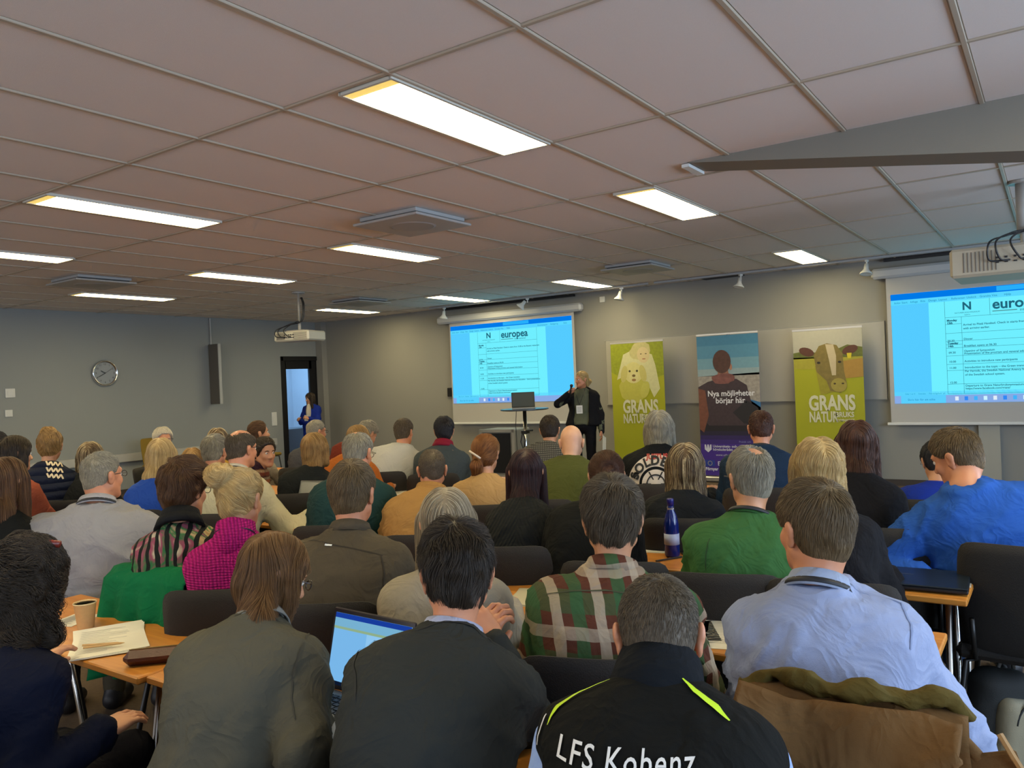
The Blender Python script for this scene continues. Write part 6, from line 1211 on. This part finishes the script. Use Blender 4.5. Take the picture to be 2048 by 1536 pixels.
# backpack on the floor at the right
e = empty('backpack', (-.22, 3.50, 0), R(50), 'black backpack with a beige front pocket on the floor at the right edge', 'backpack'); BKM = mat('black_nylon', (.014, .016, .016), .75, bump=.4, bscale=300); BGM = mat('beige_canvas', (.26, .23, .15), .8, bump=.4, bscale=300)
def rbox(F, c, hsz, r, rot):
    Rm = np.array(Matrix.Rotation(rot, 3, 'Y'), float); 
    return F.op(lambda p: np.linalg.norm(np.maximum(np.abs((p-A3(*c))@Rm)-(A3(*hsz)-r), 0), axis=-1)-r, np.array(c)-np.linalg.norm(hsz), np.array(c)+np.linalg.norm(hsz))
F = Field((-.3, -.2, -.02), (.35, .25, .56), .014); rbox(F, (0, .03, .235), (.15, .09, .235), .08, R(14)); v, q = F.mesh(); v = v+vnorm(v, q)*(.008*vn(v*12, 3))[:, None]; mesh('bag_body', v, q, BKM, e, True)
F = Field((-.3, -.25, -.02), (.35, .1, .56), .012); rbox(F, (.01, -.075, .19), (.12, .055, .17), .05, R(14)); v, q = F.mesh(); v = v+vnorm(v, q)*(.006*vn(v*14, 5))[:, None]; mesh('front_pocket', v, q, BGM, e, True)
m = MB(); m.tube([(-.10+.10*math.cos(t)+.10+.05, -.128, .24+.12*math.sin(t)) for t in np.linspace(.2, 2.9, 14)], .005, 6); m.build('zipper', BKM, e, True)
m = MB(); m.tube([(.06+.045*math.cos(t), .02, .46+.06*math.sin(t)) for t in np.linspace(0, math.pi, 10)], .009, 8); m.build('carry_handle', mat('handle_grey', (.12, .12, .11), .6), e, True)
for sx in (-1, 1): m = MB(); m.tube([(sx*.08+.08, .12, .43), (sx*.10+.03, .20, .30), (sx*.10-.02, .18, .12), (sx*.08-.04, .12, .05)], .014, 8); m.build('strap', BKM, e, True)
m = MB(); m.tube([(.0+.09*math.cos(t), .05*math.sin(t), .006+.004*math.sin(3*t)) for t in np.linspace(0, 2*math.pi, 20)[:-1]], .005, 6, True); o = m.build('looped_rope', mat('green_rope', (.02, .32, .12), .5)); o.location = at(2036, 1262, z=.02); tag(o, 'loop of bright green rope on the floor under the big chair', 'rope')
bpy.data.objects['backpack'].scale = (.82, .82, .80)
# white tick on the near shoe
pp = PEOPLE['bluesweat']; J1 = pp['J'][1][2]; m = MB(); P_ = [(-.052, .10, .060), (-.055, .06, .035), (-.055, .02, .040), (-.050, -.05, .085)]
m.tube([tuple(np.array(J1)*[1, 1, 0]+np.array(q)+np.array([0, .03, 0])) for q in P_], [.006, .012, .007, .002], 6); m.build('shoe_mark', mat('shoe_white', (.5, .5, .48), .5), pp['root'], True)
# hair clips
pp = PEOPLE['ponytail']; c0 = pp['h']+pp['RH']@np.array([-.03, -.128, .0])*.93; m = MB(); m.tube([tuple(c0+np.array([-.035, -.012, .02])), tuple(c0+np.array([.03, -.02, -.025]))], .007, 6); m.build('hair_clip', mat('clip_cream', (.6, .5, .38), .3), pp['root'], True)
pp = PEOPLE['navy']; c0 = pp['h']+pp['RH']@np.array([.05, .01, .125]); m = MB(); m.tube([tuple(c0+np.array([-.03, .0, .0])), tuple(c0+np.array([.04, .02, -.012]))], .010, 8); m.build('hair_clip', mat('clip_red', (.16, .02, .012), .35), pp['root'], True)
pp = PEOPLE['dkhair']; m = MB(); a_ = pp['sh'][1]; m.tube([tuple(a_+np.array([-.05, -.07, .09])), tuple(a_+np.array([-.18, -.15, -.06])), tuple(a_+np.array([-.36, -.16, -.26]))], .010, 6); m.build('bag_strap', mat('strap_tan', (.12, .08, .045), .5), pp['root'], True)
# seams pressed into the near garments
for who, pths, col in (('olive', [[(615, 1082), (650, 1086), (700, 1096), (765, 1112)], [(762, 1112), (768, 1140), (766, 1180)]], (.035, .028, .018)), ('blueshirt', [[(1520, 1172), (1600, 1162), (1700, 1168), (1805, 1200)], [(1800, 1205), (1822, 1250), (1820, 1300)]], (.20, .25, .40)),
                       ('greyjkt', [[(622, 1268), (600, 1300), (585, 1350), (583, 1400), (590, 1440)], [(470, 1232), (520, 1226), (560, 1245)]], (.045, .043, .032)), ('dksweater', [[(745, 1262), (722, 1300), (712, 1350), (712, 1400)], [(830, 1262), (890, 1244), (955, 1262), (990, 1290)]], (.015, .016, .015)),
                       ('green', [[(1420, 1078), (1412, 1110), (1412, 1140)]], (.02, .06, .018)), ('plaid', [[(1090, 1190), (1160, 1182), (1260, 1188), (1350, 1200)]], (.05, .06, .03))):
    for pth in pths: strip(who, 'seam', pth, [.0035, .0045, .0035], mat('seam_'+who, col, .9), .0025)
strip('olive', 'loop_mark', [(650, 1090), (664, 1092)], [.008, .008], WHITEP, .004)
